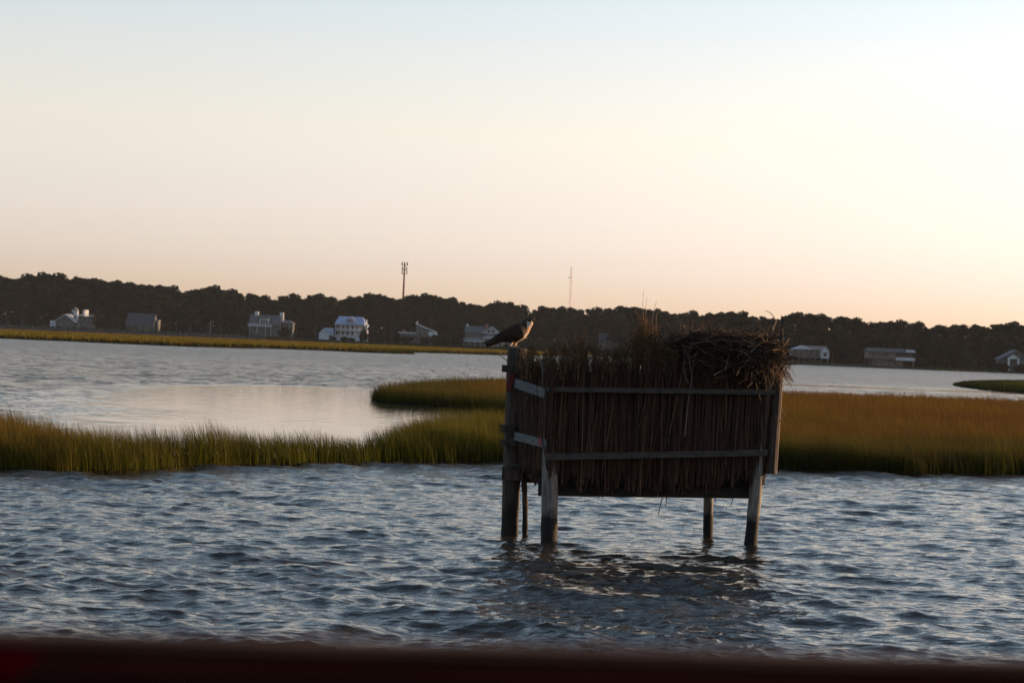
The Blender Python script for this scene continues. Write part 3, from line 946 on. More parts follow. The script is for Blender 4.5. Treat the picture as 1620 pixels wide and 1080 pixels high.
# ------------------------------------------------------------------ trees
def crown_mesh(idx, seed):
    """unit tree 20 m tall: crown of many small leaf clumps round limb ends"""
    rng = np.random.default_rng(seed)
    kind = idx % 4
    if kind == 0:   W, z0, z1, nb = 4.4, 7.0, 19.0, 22      # broad rounded
    elif kind == 1: W, z0, z1, nb = 3.1, 7.5, 19.4, 18      # narrow pine
    elif kind == 2: W, z0, z1, nb = 4.9, 8.5, 18.6, 24      # spreading
    else:           W, z0, z1, nb = 3.7, 5.0, 19.0, 22      # full
    cen = []
    for i in range(nb):
        t = (i + .5) / nb
        zz = z0 + (z1 - z0) * t ** .8
        prof = math.sin(math.pi * min(1, .18 + .80 * t)) ** .6
        a = i * 2.4 + rng.random()
        rr = W * prof * (.35 + .5 * rng.random())
        rad = (1.1 + 1.1 * rng.random()) * (1.25 - .40 * t)
        cen.append((math.cos(a) * rr, math.sin(a) * rr, zz, rad))
    Vs = []; Cs = []
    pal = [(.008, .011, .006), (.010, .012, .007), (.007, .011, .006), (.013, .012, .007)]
    for (cx, cy, cz, rad) in cen:
        n = int(78 * rad ** 1.3)
        d = rng.normal(size=(n, 3)); d /= np.linalg.norm(d, axis=1)[:, None]
        r = rad * rng.random(n)[:, None] ** .4
        c = np.array([[cx, cy, cz]]) + d * r * np.array([[1.15, 1.15, .72]])
        a = rng.normal(size=(n, 3)); a /= np.linalg.norm(a, axis=1)[:, None]
        b = np.cross(a, rng.normal(size=(n, 3))); b /= np.linalg.norm(b, axis=1)[:, None]
        s = rng.uniform(.20, .50, n)[:, None]
        q = np.stack([c - a * s, c - b * s * .8, c + a * s, c + b * s * .8], 1)
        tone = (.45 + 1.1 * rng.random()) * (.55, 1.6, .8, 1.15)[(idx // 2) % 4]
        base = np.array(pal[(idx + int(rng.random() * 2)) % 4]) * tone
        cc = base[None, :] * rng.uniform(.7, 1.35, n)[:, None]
        Vs.append(q.reshape(-1, 3)); Cs.append(np.repeat(cc, 4, 0))
    V = np.concatenate(Vs); C = np.concatenate(Cs)
    nq = len(V) // 4
    return V, C, nq, cen

def leaf_mesh(name, V, C, nq, mat):
    o = np_mesh(name, V, np.arange(nq * 4), np.full(nq, 4), mat, cols=C)
    return o

PROTO = []
for i in range(8):
    V, C, nq, cen = crown_mesh(i, 100 + i)
    root = empty("pine_tree", (0, 0, 0))
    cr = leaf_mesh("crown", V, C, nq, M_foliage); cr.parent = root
    m = MB()
    rr = random.Random(i)
    m.tube([(0, 0, -1), (.1, 0, 5), (-.1, .1, 11), (0, 0, 17)], [.32, .26, .18, .06], 7)
    for (cx, cy, cz, rad) in cen[::2]:
        m.tube([(0, 0, max(3.5, cz - 2.2)), (cx * .6, cy * .6, cz - .8), (cx, cy, cz)], [.11, .08, .03], 4, cap=False)
    tr = m.build("trunk", M_bark, root)
    PROTO.append((root, cr, tr))

SKYLINE = [(-300, 425), (-100, 430), (0, 437), (12, 440), (25, 442), (50, 438), (75, 438), (100, 442), (150, 445), (185, 451), (200, 450), (235, 452), (260, 457), (290, 461), (303, 463),
           (320, 457), (340, 456), (355, 463), (378, 464), (400, 467), (420, 469), (437, 475), (450, 472), (463, 466), (476, 473), (490, 470), (505, 468),
           (520, 471), (540, 472), (560, 470), (585, 467), (600, 466), (616, 475), (630, 471), (655, 469), (690, 471), (715, 472), (740, 479), (750, 482),
           (765, 478), (785, 480), (800, 478), (815, 481), (828, 489), (839, 486), (848, 494), (860, 488), (885, 484), (905, 490), (918, 493), (930, 491), (945, 488), (960, 488),
           (985, 486), (1010, 491), (1030, 488), (1050, 496), (1070, 493), (1090, 492), (1110, 498), (1125, 499), (1145, 493), (1160, 494), (1180, 495),
           (1200, 501), (1215, 501), (1232, 505), (1250, 494), (1265, 494), (1285, 497), (1300, 497), (1320, 500), (1340, 503), (1355, 505), (1375, 511),
           (1385, 505), (1397, 504), (1410, 507), (1430, 507), (1450, 511), (1465, 515), (1480, 513), (1500, 512), (1530, 514), (1555, 511), (1570, 514), (1590, 511),
           (1620, 514), (1900, 523)]
LAND = [(112, "the gabled house"), (222, "the dark roofed house"), (425, "the two chimney house"), (553, "the double porch house"), (641, "the cell tower"),
        (762, "the terraced house"), (903, "the radio mast"), (1150, "the nest"), (1282, "the piling house"), (1408, "the long cream house"), (1604, "the right edge house")]
ORD = ["", "first", "second", "third", "fourth", "fifth", "sixth", "seventh", "eighth", "ninth", "tenth", "eleventh", "twelfth", "thirteenth", "fourteenth", "fifteenth"]
SHAPE = ["rounded", "narrow", "spreading", "full"]
def row_depth(px):
    return float(np.interp(px, [-300, 850, 1000, 1250, 1900], [885, 885, 800, 690, 705]))
trees = []   # (row, px, d, height, proto)
tr_rng = random.Random(4)
def add_row(row, px0, px1, step, dd, topf):
    px = px0
    i = tr_rng.randrange(8)
    while px < px1:
        d = row_depth(px) + dd + tr_rng.uniform(-6, 6)
        x = px + tr_rng.uniform(-3, 3)
        ty = topf(x)
        z0 = 1.4
        top = P(x, ty, d).z
        trees.append((row, x, d, (top - z0), i % 8))
        i += tr_rng.choice((1, 2, 3))
        px += step * tr_rng.uniform(.75, 1.25)
sky_y = lambda x: float(np.interp(x, [s[0] for s in SKYLINE], [s[1] for s in SKYLINE]))
def blocked(x, w=12):
    return False
add_row("skyline", -40, 1665, 14, 30, lambda x: sky_y(x) + tr_rng.choice((-1.5, -.5, 0, 1, 2, 3.5)))
add_row("middle", -40, 1665, 27, 12, lambda x: sky_y(x) + tr_rng.uniform(7, 20))
add_row("front", -40, 1665, 27, -1, lambda x: sky_y(x) + (horizon(x) - sky_y(x)) * tr_rng.uniform(.35, .52))
WORD = {"skyline": "skyline tree", "middle": "second row tree", "front": "low front row tree"}
by = {}
for t in trees: by.setdefault(t[0], []).append(t)
first = set()
for row, ts in by.items():
    ts.sort(key=lambda t: t[1])
    for t in ts:
        _, x, d, hh, pi_ = t
        lx, ln = min(LAND, key=lambda l: abs(l[0] - x))
        side = "left" if x < lx else "right"
        if x < 0 or x > 1620: txt = f"{SHAPE[pi_ % 4]} {WORD[row]} beyond the {'left' if x < 0 else 'right'} end of the far shore"
        else:
            n = sum(1 for q in ts if 0 <= q[1] <= 1620 and ((lx > q[1] >= x) if side == "left" else (lx <= q[1] <= x)))
            txt = f"{SHAPE[pi_ % 4]} {WORD[row]}, {ORD[min(n, 15)]} to the {side} of {ln}"
        root, cr, tr = PROTO[pi_]
        if pi_ in first:
            r2 = root.copy(); col.objects.link(r2)
            for ch in (cr, tr):
                c2 = ch.copy(); c2.parent = r2; col.objects.link(c2)
        else:
            first.add(pi_); r2 = root
        g = G(x, d, 1.2)
        gz = land_z(x, d)
        s = hh / 19.2
        r2.location = (g.x, g.y, gz)
        wf = 1.2 if row != "front" else 1.25
        r2.scale = (s * wf * tr_rng.uniform(.9, 1.15), s * wf, s)
        r2.rotation_euler = (0, 0, tr_rng.uniform(0, 6.28))
        tag(r2, txt, "tree", "trees of the wood on the far shore")
print("TREES", len(trees))

def understory():
    """the tangle of shrubs and lower branches that closes the wood below the crowns"""
    rng = np.random.default_rng(77)
    n = 90000
    px = rng.uniform(-60, 1680, n)
    dep = np.interp(px, [-300, 850, 1000, 1250, 1900], [885, 885, 800, 690, 705]) + rng.uniform(2, 34, n)
    top = np.interp(px, [s[0] for s in SKYLINE], [s[1] for s in SKYLINE])
    hz = 546 + (px - 810) * math.tan(ROLL)
    hmax = (hz - top) / F * dep * (.55 + .24 * vnoise(px * .05, px * 0, 61)) + 1
    z = rng.random(n) ** .9 * hmax
    a_ = (px - 810) / F
    x = a_ * dep * 1.0 - (z - 1) * math.tan(ROLL) * 0 
    c = np.stack([x, dep, z + .4], 1)
    a = rng.normal(size=(n, 3)); a /= np.linalg.norm(a, axis=1)[:, None]
    b = np.cross(a, rng.normal(size=(n, 3))); b /= np.linalg.norm(b, axis=1)[:, None]
    s = rng.uniform(.35, .9, n)[:, None]
    q = np.stack([c - a * s, c - b * s * .8, c + a * s, c + b * s * .8], 1)
    tone = .5 + 1.0 * vnoise(px * .09, z * .35, 62)
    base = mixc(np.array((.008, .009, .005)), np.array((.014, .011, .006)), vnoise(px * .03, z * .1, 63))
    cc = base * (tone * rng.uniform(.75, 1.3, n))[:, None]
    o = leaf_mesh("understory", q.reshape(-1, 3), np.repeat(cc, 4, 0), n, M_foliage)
    tag(o, "dark tangle of shrubs and low branches filling the wood on the far shore", "shrubs", kind="stuff")
understory()

def shrub(px, py, d, w, h, label, seed):
    rng = np.random.default_rng(seed)
    n = int(260 * w)
    u = d / F
    dd = rng.normal(size=(n, 3)); dd /= np.linalg.norm(dd, axis=1)[:, None]
    r = rng.random(n)[:, None] ** .35
    lump = .75 + .5 * vnoise(dd[:, 0] * 2 + 5 + seed, dd[:, 2] * 2 + 5, seed)[:, None]
    c = dd * r * lump * np.array([[w / 2, w / 2, h / 2]]) + np.array([[0, 0, h * .48]])
    a = rng.normal(size=(n, 3)); a /= np.linalg.norm(a, axis=1)[:, None]
    b = np.cross(a, rng.normal(size=(n, 3))); b /= np.linalg.norm(b, axis=1)[:, None]
    s = rng.uniform(.12, .3, n)[:, None]
    q = np.stack([c - a * s, c - b * s, c + a * s, c + b * s], 1)
    cc = np.array([(.014, .017, .008)]) * rng.uniform(.6, 1.4, n)[:, None]
    root = empty("garden_shrub", (G(px, d, 1).x, d, land_z(px, d)))
    o = leaf_mesh("foliage", q.reshape(-1, 3), np.repeat(cc, 4, 0), n, M_foliage); o.parent = root
    m = MB(); m.tube([(0, 0, -.3), (0, 0, h * .5)], [.12, .04], 5); m.build("stem", M_bark, root)
    tag(root, label, "shrub", "shrubs in front of the far shore houses")
SHR = [(450, 840, 5.5, 4.6, "dark shrub below the porch wing of the two chimney house"), (545, 842, 4.0, 1.7, "low shrub left of the stairs of the double porch house"),
       (556, 841, 3.4, 1.4, "low shrub right of the stairs of the double porch house"), (575, 842, 4.2, 5.2, "tall shrub at the right corner of the double porch house"),
       (527, 842, 3.0, 1.4, "low shrub between the garden shed and the double porch house"), (640, 842, 6, 3.0, "wide shrub in front of the low wing of the slant roof house"),
       (672, 840, 5, 2.2, "low shrub in front of the slant roof house"), (690, 842, 5, 4.2, "round shrub right of the slant roof house"), (155, 842, 6, 6.5, "tall bush right of the gabled house"),
       (178, 842, 5, 5.5, "bush left of the dark roofed house"), (1585, 634, 4.5, 2.8, "shrub left of the porch of the right edge house"), (1614, 634, 4, 2.4, "shrub right of the porch of the right edge house"),
       (1348, 640, 5, 3.4, "bush between the piling house and the long cream house"), (1462, 640, 5, 3.0, "bush right of the long cream house"), (1530, 650, 6, 3.6, "bush above the sandy bank on the right shore"),
       (385, 842, 5, 3.6, "bush left of the two chimney house"), (722, 846, 5, 4.2, "bush left of the terraced house"), (600, 846, 6, 5.5, "bush between the double porch house and the slant roof house")]
for i, (px, d, w, h, lb) in enumerate(SHR):
    shrub(px, 0, d, w, h, lb, 300 + i)

# ------------------------------------------------------------------ the reed blind on posts
DFL, DFR, DBL, DBR = 22.4, 23.15, 23.25, 23.9
def front(px, off=0.0):
    return DFL + (px - 868) / (1187 - 868) * (DFR - DFL) + off
def FP(px, py, off=0.0):
    return P(px, py, front(px, off))
def SP(px, py, off=0.0):      # left side wall: column 812 (back) .. 866 (front)
    return P(px, py, DBL + (px - 812) / (866 - 812) * (DFL - DBL) + off)

blind_o = P(868, 857, DFL); blind_o.z = 0
blind = empty("reed_blind", blind_o)
tag(blind, "dark reed covered hunting blind on wooden posts standing in the water", "blind")
def bp(m, name, mat, parent=blind, smooth=False, label=None):
    """part of the blind, built in world coordinates and parented"""
    ox = blind_o
    m.v = [(x - ox.x, y - ox.y, z - ox.z) for x, y, z in m.v]
    o = m.build(name, mat, parent, smooth)
    if label: o["label"] = label
    return o
def pile(pts, r0, r1, mat, name="post", label=None, n=14):
    m = MB()
    pts = [Vector(p) for p in pts]
    b = pts[0].copy(); b = b + (pts[0] - pts[1]).normalized() * 1.2
    allp = [b]
    for i in range(len(pts) - 1):
        for j in range(6):
            allp.append(pts[i].lerp(pts[i + 1], j / 6))
    allp.append(pts[-1])
    L = len(allp)
    rr = random.Random(int(r0 * 1e4))
    m.tube(allp, [r0 + (r1 - r0) * i / (L - 1) + rr.uniform(-.004, .004) for i in range(L)], n)
    return bp(m, name, mat, smooth=True, label=label)
pile([P(868.5, 857, DFL), P(870.5, 724, DFL + .02), P(872, 604, DFL + .14)], .096, .080, M_post, label="pale weathered front left post")
pile([P(1187.5, 860, DFR), P(1197, 760, DFR), P(1207, 640, DFR + .06), P(1224, 556, DFR + .10)], .076, .070, M_post, label="pale leaning front right post")
pile([P(806, 844, DBL), P(810, 740, DBL), P(814, 640, DBL), P(818, 551, DBL)], .100, .112, M_darkpost, label="dark thick back left post")
pile([P(1120, 852, DBR), P(1121, 770, DBR), P(1124, 640, DBR)], .058, .056, M_post, label="thin back right post")
pile([P(830.5, 845, 23.2), P(831, 800, 23.2), P(829, 760, 23.2), P(826, 700, 23.2)], .034, .030, M_darkpost, label="thin dark stake beside the back left post")
# outer right board and its thin tip pole
m = MB(); m.tube([P(1220.5, 749, DFR - .02), P(1227, 660, DFR + .05), P(1234, 566, DFR + .12)], [.064, .06, .055], 10); bp(m, "corner_board", M_darkpost)
m = MB(); m.beam(P(1231, 600.5, DFR - .1), P(1237.5, 500, DFR - .1), .022, .02, up=Vector((0, 1, 0))); bp(m, "corner_pole", M_darkpost)
# rails
def rail(a, b, h, w, mat, name="rail", label=None):
    m = MB()
    n = 8
    pts = [Vector(a).lerp(Vector(b), i / n) for i in range(n + 1)]
    for i in range(n):
        pass
    t = (pts[-1] - pts[0]).normalized()
    m.beam(pts[0], pts[-1], w, h)
    return bp(m, name, mat, label=label)
rail(FP(866, 615.5, -.14), FP(1226, 620.5, -.14), .055, .045, M_rail, label="upper front rail")
rail(FP(863, 722.5, -.16), FP(1213, 716, -.16), .068, .05, M_rail, label="lower front rail")
rail(SP(816, 606, -.12), SP(863, 622, -.10), .11, .03, M_pale, "side_board", "pale upper board on the left side")
lb = rail(SP(815, 689, -.12), SP(864, 702, -.10), .095, .03, M_pale, "side_board", "pale lower board on the left side")
m = MB(); m.beam(SP(852.5, 698.3, -.155), SP(857, 699.6, -.155), .012, .085); bp(m, "red_mark", M_redsoft, lb)
m = MB(); m.beam(P(803.5, 604, DBL - .13), P(811, 606, DBL - .13), .03, .20); bp(m, "red_tag", M_red)
# stub ends sticking out at the back left post
for (x0, x1, y0, y1, nm, mt) in ((794, 842, 577, 588, "cross_bar", M_darkpost), (791, 812, 671, 683, "cross_bar", M_darkpost), (790, 826, 695, 704, "cross_bar", M_darkpost), (794, 829, 738, 758, "cross_bar", M_darkpost)):
    a = P(x0, (y0 + y1) / 2, DBL - .16); b = P(x1, (y0 + y1) / 2 + (x1 - x0) * .05, DBL - .16)
    m = MB(); m.beam(a, b, .07, (y1 - y0) / 135.5); bp(m, nm, mt)
m = MB(); m.beam(P(803, 734.8, DBL - .2), P(827, 736.6, DBL - .2), .10, .035); bp(m, "shelf_board", M_rail)
# floor beams and platform
m = MB(); m.beam(P(852, 770, DFL + .12), P(1184, 774.5, DFR + .10), .04, .20); bp(m, "floor_beam", M_board)
m = MB(); m.beam(P(826, 752, DBL), P(1120, 764, DBR), .05, .16); bp(m, "floor_beam", M_board)
a, b, c, d = P(860, 766, DFL + .12), P(1186, 769, DFR + .1), P(1122, 752, DBR), P(822, 745, DBL)
m = MB(); 
for i in range(9):
    t0, t1 = i / 9 + .004, (i + 1) / 9 - .004
    p0, p1 = a.lerp(d, t0), a.lerp(d, t1); q0, q1 = b.lerp(c, t0), b.lerp(c, t1)
    z = -.03
    m.add([p0, q0, q1, p1, p0 + Vector((0, 0, z)), q0 + Vector((0, 0, z)), q1 + Vector((0, 0, z)), p1 + Vector((0, 0, z))], [(0, 1, 2, 3), (7, 6, 5, 4), (0, 4, 5, 1), (1, 5, 6, 2), (2, 6, 7, 3), (3, 7, 4, 0)])
bp(m, "floor", M_board)
# solid backing behind the reeds
def wall(p0, p1, p2, p3, nrm, name, mat):
    m = MB(); o = nrm * .03
    m.add([p0, p1, p2, p3, p0 + o, p1 + o, p2 + o, p3 + o], [(0, 1, 2, 3), (7, 6, 5, 4), (0, 4, 5, 1), (1, 5, 6, 2), (2, 6, 7, 3), (3, 7, 4, 0)])
    bp(m, name, mat)
fy = Vector((-.3, .95, 0)).normalized()
wall(FP(866, 768, .05), FP(1200, 772, .05), FP(1216, 585, .05), FP(866, 592, .05), fy, "front_panel", M_backing)
wall(SP(819, 742, .05), SP(862, 752, .05), SP(866, 595, .05), SP(822, 590, .05), Vector((1, .2, 0)).normalized(), "left_panel", M_backing)
wall(P(1182, 756, DFR + .06), P(1122, 748, DBR), P(1140, 590, DBR), P(1222, 588, DFR + .06), Vector((-1, 0, 0)), "right_panel", M_backing)
wall(P(824, 742, DBL + .02), P(1120, 750, DBR + .02), P(1138, 592, DBR + .02), P(826, 585, DBL + .02), Vector((0, 1, 0)), "back_panel", M_backing)

# reeds
def reed_col(rr, br=1.0):
    t = rr.random()
    c = [(.044, .020, .012), (.052, .026, .016), (.028, .014, .009), (.078, .044, .027), (.034, .022, .016)][int(t * 5)]
    k = rr.uniform(.6, 1.25) * br
    return (c[0] * k, c[1] * k, c[2] * k)
def thatch(fn, x0, x1, n, layers, seed, name, toplo, tophi, botf):
    rr = random.Random(seed)
    m = MB()
    for L in range(layers):
        for i in range(n):
            px = x0 + (x1 - x0) * (i + rr.random()) / n
            off = -.02 - .028 * L + rr.uniform(-.012, .012)
            yb = botf(px) + rr.uniform(-20, 9) + 7 * math.sin(px * .21) * math.sin(px * .047)
            yt = rr.uniform(toplo, tophi)
            lean = rr.gauss(1.0, 6.0) + 5 * math.sin(px * .09 + L * 2) + (yb - yt) * .035
            if rr.random() < .14: lean += rr.uniform(-26, 34)
            if rr.random() < .25: yb -= rr.uniform(10, 90)
            a = fn(px, yb, off); b = fn(px + lean * .5 + rr.uniform(-1, 1), (yb + yt) / 2, off - rr.uniform(0, .012)); c_ = fn(px + lean, yt, off)
            r0 = rr.uniform(.0035, .0085)
            m.tube([a, b, c_], [r0, r0, r0 * .6], 4, reed_col(rr), cap=False)
    return bp(m, name, M_reed)
thatch(FP, 865, 1211, 305, 3, 1, "front_thatch", 568, 600, lambda px: 768 + (4 if 1000 < px < 1100 else 0) - (14 if px < 905 else 0) - (10 if px > 1140 else 0))
thatch(SP, 820, 864, 60, 3, 2, "left_thatch", 572, 600, lambda px: 752 + (px - 820) * .12)
thatch(lambda px, py, o: P(px, py, DBL + (px - 826) / 300 * .65 + .10 - o), 826, 1130, 130, 2, 3, "back_thatch", 566, 590, lambda px: 745)
rr = random.Random(9)
m = MB()      # loose reeds hanging below the floor
for (x0, y0, x1, y1) in ((1048, 786, 1041, 815), (1055, 786, 1053, 800), (1160, 787, 1156, 799), (1131, 786, 1132, 793), (953, 784, 954, 788), (948, 783, 947, 787)):
    m.tube([FP(x0, y0 - 22, .02), FP(x0, y0, .02), FP(x1, y1, .0)], .005, 4, reed_col(rr))
bp(m, "hanging_reeds", M_reed)

# dry brush stuffed in the top of the blind
def brush():
    rr = random.Random(12)
    m = MB()
    cols = [(.075, .036, .014), (.055, .029, .014), (.11, .060, .026), (.035, .021, .012), (.17, .11, .055)]
    def c(): 
        k = rr.uniform(.5, 1.1); q = rr.choice(cols); return (q[0] * k, q[1] * k, q[2] * k)
    def leaf(p, s):
        a = Vector((rr.gauss(0, 1), rr.gauss(0, 1), rr.gauss(0, 1))).normalized() * s
        b = Vector((rr.gauss(0, 1), rr.gauss(0, 1), rr.gauss(0, 1))).normalized() * s * .6
        m.add([p - a, p - b, p + a, p + b], [(0, 1, 2, 3)], c())
    def stem(px, top, off, dens, spread=7, thick=.0035):
        y0 = 600
        n = 6
        pts = []
        dx = rr.gauss(0, spread) * (y0 - top) / 80
        for i in range(n + 1):
            t = i / n
            pts.append(P(px + dx * t * t + rr.gauss(0, .6), y0 + (top - y0) * t, front(px) + off + rr.gauss(0, .01)))
        m.tube(pts, [thick * (1.25 - t / n) for t in range(n + 1)], 4, c(), cap=False)
        L = (pts[-1] - pts[0]).length
        for i in range(int(L * dens)):
            t = rr.uniform(.25, 1)
            k = min(n - 1, int(t * n)); p = pts[k].lerp(pts[k + 1], t * n - k)
            l = rr.uniform(.03, .13) * (1.15 - t)
            q = p + Vector((rr.gauss(0, 1), rr.gauss(0, .6), abs(rr.gauss(.8, .6)))).normalized() * l
            m.tube([p, q], [.002, .001], 3, c(), cap=False)
            for _ in range(3):
                leaf(p.lerp(q, rr.uniform(.3, 1.0)) + Vector((rr.gauss(0, .008), rr.gauss(0, .008), rr.gauss(0, .008))), rr.uniform(.004, .011))
    prof = [(828, 548), (845, 540), (862, 552), (880, 535), (900, 540), (918, 522), (935, 538), (950, 545), (965, 548), (985, 540), (1000, 525), (1012, 500), (1022, 492), (1034, 508), (1045, 530), (1060, 540), (1075, 545)]
    for i in range(480):
        px = rr.uniform(822, 1072)
        top = float(np.interp(px, [q[0] for q in prof], [q[1] for q in prof])) + abs(rr.gauss(0, 14)) + 2
        stem(px, top, rr.uniform(-.12, .6) if px > 868 else rr.uniform(.0, .8), 46)
    for i in range(60):
        px = rr.gauss(1021, 11)
        stem(px, 494 + abs(px - 1021) * 1.6 + rr.random() * 30, rr.uniform(0, .35), 55, 3)
    for top, px, dx in ((459, 1016, 2), (470, 1020, 3), (475, 1030, 9), (488, 1012, -8), (490, 1036, 6)):
        m.tube([P(px + 2, 560, 22.9), P(px + 2, 505, 22.9), P(px + dx * .5, (505 + top) / 2, 22.9), P(px + dx, top, 22.9)], [.004, .003, .0022, .0014], 4, (.16, .09, .06), cap=False)
    for i in range(24):   # thin crossing twigs
        p = P(rr.uniform(880, 1060), rr.uniform(530, 575), rr.uniform(22.6, 23.1))
        q = p + Vector((rr.uniform(-.25, .25), rr.uniform(-.1, .1), rr.uniform(.03, .3)))
        m.tube([p, (p + q) / 2 + Vector((0, 0, .02)), q], [.003, .0025, .0015], 4, c(), cap=False)
    bp(m, "dry_brush", M_reed)
brush()

# bare branches caught on the front of the blind
def branch(lines, name, col_):
    m = MB()
    for pts, r in lines:
        pts = [FP(x, y, -.11 if len(q) < 1 else q[0]) for (x, y, *q) in pts]
        n = len(pts)
        m.tube(pts, [r * (1 - .55 * i / (n - 1)) for i in range(n)], 5, col_)
    return bp(m, name, M_stick)
branch([([(1083, 690), (1088, 640), (1091, 620), (1095, 595), (1092, 580), (1090, 568), (1086, 558), (1081, 544)], .010),
        ([(1089, 562), (1092, 550), (1096, 540)], .006),
        ([(1089, 607), (1083, 592), (1081, 578), (1084, 575), (1082, 556)], .007),
        ([(1091, 568), (1100, 560), (1106, 557)], .005)], "bare_branch", (.085, .068, .058))
branch([([(1177, 560), (1184, 575), (1190, 592), (1196, 607), (1199, 620), (1205, 637)], .007)], "bare_branch", (.12, .08, .05))
branch([([(1170, 582, -.12), (1196, 600, -.12), (1214, 612, -.12)], .005)], "bare_branch", (.06, .05, .04))
branch([([(1232, 668, -.2), (1241, 655, -.2), (1236, 646, -.2)], .009), ([(1236, 646, -.2), (1244, 660, -.2)], .006)], "bare_branch", (.10, .05, .03))
m = MB(); m.tube([P(859, 607, DFL - .1), P(858, 582, DFL - .1), P(855, 569, DFL - .1)], [.005, .011, .010], 6, (.07, .065, .06)); m.tube([P(858, 580, DFL - .1), P(863, 573, DFL - .1)], [.006, .003], 5, (.07, .065, .06))
bp(m, "bleached_stub", M_stick)
m = MB(); m.tube([P(763, 541, DBL + .1), P(780, 556, DBL + .05), P(797, 566, DBL), P(806, 575, DBL)], [.002, .004, .005, .006], 4, (.06, .045, .03))
bp(m, "bare_branch", M_stick)

# ------------------------------------------------------------------ osprey nest
def nest():
    rr = random.Random(31)
    dn = 23.25
    C0 = P(1148, 562, dn)
    root = empty("osprey_nest", (C0.x, C0.y, C0.z)); tag(root, "large osprey nest of dark sticks heaped on the right end of the blind", "nest")
    cols = [(.020, .012, .009), (.032, .019, .012), (.014, .010, .008), (.050, .030, .018), (.12, .070, .035)]
    def c():
        q = cols[min(4, int(rr.random() ** 1.6 * 5))]; k = rr.uniform(.6, 1.2); return (q[0] * k, q[1] * k, q[2] * k)
    RX, RY, RZ = .67, .50, .31
    core = MB()
    n1, n2 = 26, 14
    vs = []
    for i in range(n2 + 1):
        v = math.pi * i / n2 - math.pi / 2
        for j in range(n1):
            u = 2 * math.pi * j / n1
            s = 1 + rr.uniform(-.10, .10)
            z = math.sin(v) * RZ * .80 * s
            if z > 0: z *= .78
            vs.append((math.cos(u) * math.cos(v) ** .5 * RX * .86 * s if math.cos(v) > 0 else 0, math.sin(u) * (max(0, math.cos(v)) ** .5) * RY * .86 * s, z))
    fs = [(i * n1 + j, i * n1 + (j + 1) % n1, (i + 1) * n1 + (j + 1) % n1, (i + 1) * n1 + j) for i in range(n2) for j in range(n1)]
    core.add(vs, fs, (.012, .009, .007))
    core.build("nest_core", M_stick, root)
    m = MB()
    def stick(p, dirv, L, r, droop=0.0, cc=None):
        pts = []
        n = 4
        side = Vector((rr.gauss(0, 1), rr.gauss(0, 1), rr.gauss(0, .6))).normalized()
        bend = rr.gauss(0, .10) * L
        for i in range(n + 1):
            t = i / n - .5
            pts.append(p + dirv * L * t + side * bend * (1 - 4 * t * t) + Vector((0, 0, -droop * (t + .5) ** 2)))
        m.tube(pts, [r * (1.1 - .6 * i / n) for i in range(n + 1)], 4, cc or c(), cap=False)
        if rr.random() < .35:
            q = pts[2]; d2 = (dirv + Vector((rr.gauss(0, .6), rr.gauss(0, .6), rr.gauss(0, .6)))).normalized()
            m.tube([q, q + d2 * L * .3], [r * .6, r * .25], 4, cc or c(), cap=False)
    for i in range(1500):
        u = rr.uniform(0, 6.283); v = math.asin(rr.uniform(-1, .93))
        cu, cv = math.cos(u), max(0.02, math.cos(v)) ** .5
        k = rr.uniform(.74, 1.02)
        zz = math.sin(v) * RZ * k
        if zz > 0: zz = min(zz, .215 + rr.random() * .02)
        p = Vector((cu * cv * RX * k, math.sin(u) * cv * RY * k, zz))
        tan = Vector((-math.sin(u) * RX, cu * RY, 0)).normalized()
        d = (tan * rr.uniform(.3, 1) + Vector((rr.gauss(0, .5), rr.gauss(0, .4), rr.gauss(0, .38)))).normalized()
        stick(p, d, rr.uniform(.12, .48), rr.uniform(.003, .0085))
    for i in range(130):      # sticks poking out of the sides
        side = rr.choice((-1, 1, 1))
        p = Vector((side * RX * rr.uniform(.75, 1.0), rr.uniform(-RY, RY) * .8, rr.uniform(-.12, .17)))
        d = Vector((side * rr.uniform(.4, 1), rr.gauss(0, .4), rr.gauss(-.1 if side > 0 else .1, .55))).normalized()
        stick(p, d, rr.uniform(.12, .34), rr.uniform(.003, .006))
    for i in range(46):       # hanging bundle at the right
        p = Vector((RX * rr.uniform(.78, 1.05), rr.uniform(-.3, .2), rr.uniform(-.22, -.02)))
        d = Vector((rr.uniform(.2, .8), rr.gauss(0, .2), -rr.uniform(.5, 1.1))).normalized()
        stick(p, d, rr.uniform(.15, .34), rr.uniform(.003, .006), .03, rr.choice([(.10, .055, .03), (.15, .09, .05), (.05, .03, .02)]))
    for i in range(30):       # top tangle
        p = Vector((rr.uniform(-RX, RX) * .9, rr.uniform(-RY, RY) * .7, RZ * rr.uniform(.50, .80)))
        d = Vector((rr.gauss(0, 1), rr.gauss(0, .5), rr.gauss(.1, .35))).normalized()
        stick(p, d, rr.uniform(.15, .5), rr.uniform(.003, .007))
    for i in range(60):       # straw and hanging fibre in front
        p = Vector((rr.uniform(-RX, RX) * .85, -RY * rr.uniform(.75, 1), -RZ * rr.uniform(.3, .9)))
        stick(p, Vector((rr.gauss(0, .35), 0, -1)).normalized(), rr.uniform(.1, .3), .003)
    m.build("nest_sticks", M_stick, root)
    def big(pts, r, cc):
        b = MB()
        q = [P(x, y, dn + o) - C0 for x, y, o in pts]
        b.tube(q, [r * (1.1 - .7 * i / (len(q) - 1)) for i in range(len(q))], 5, cc)
        b.build("branch", M_stick, root)
    big([(1074, 530, -.45), (1081, 522, -.45), (1089, 514, -.45)], .014, (.035, .02, .014))
    big([(1152, 523, -.2), (1160, 514, -.2), (1175, 511, -.2), (1187, 510, -.2)], .008, (.02, .014, .012))
    big([(1168, 527, -.2), (1176, 519, -.2), (1181, 513, -.2)], .006, (.03, .02, .014))
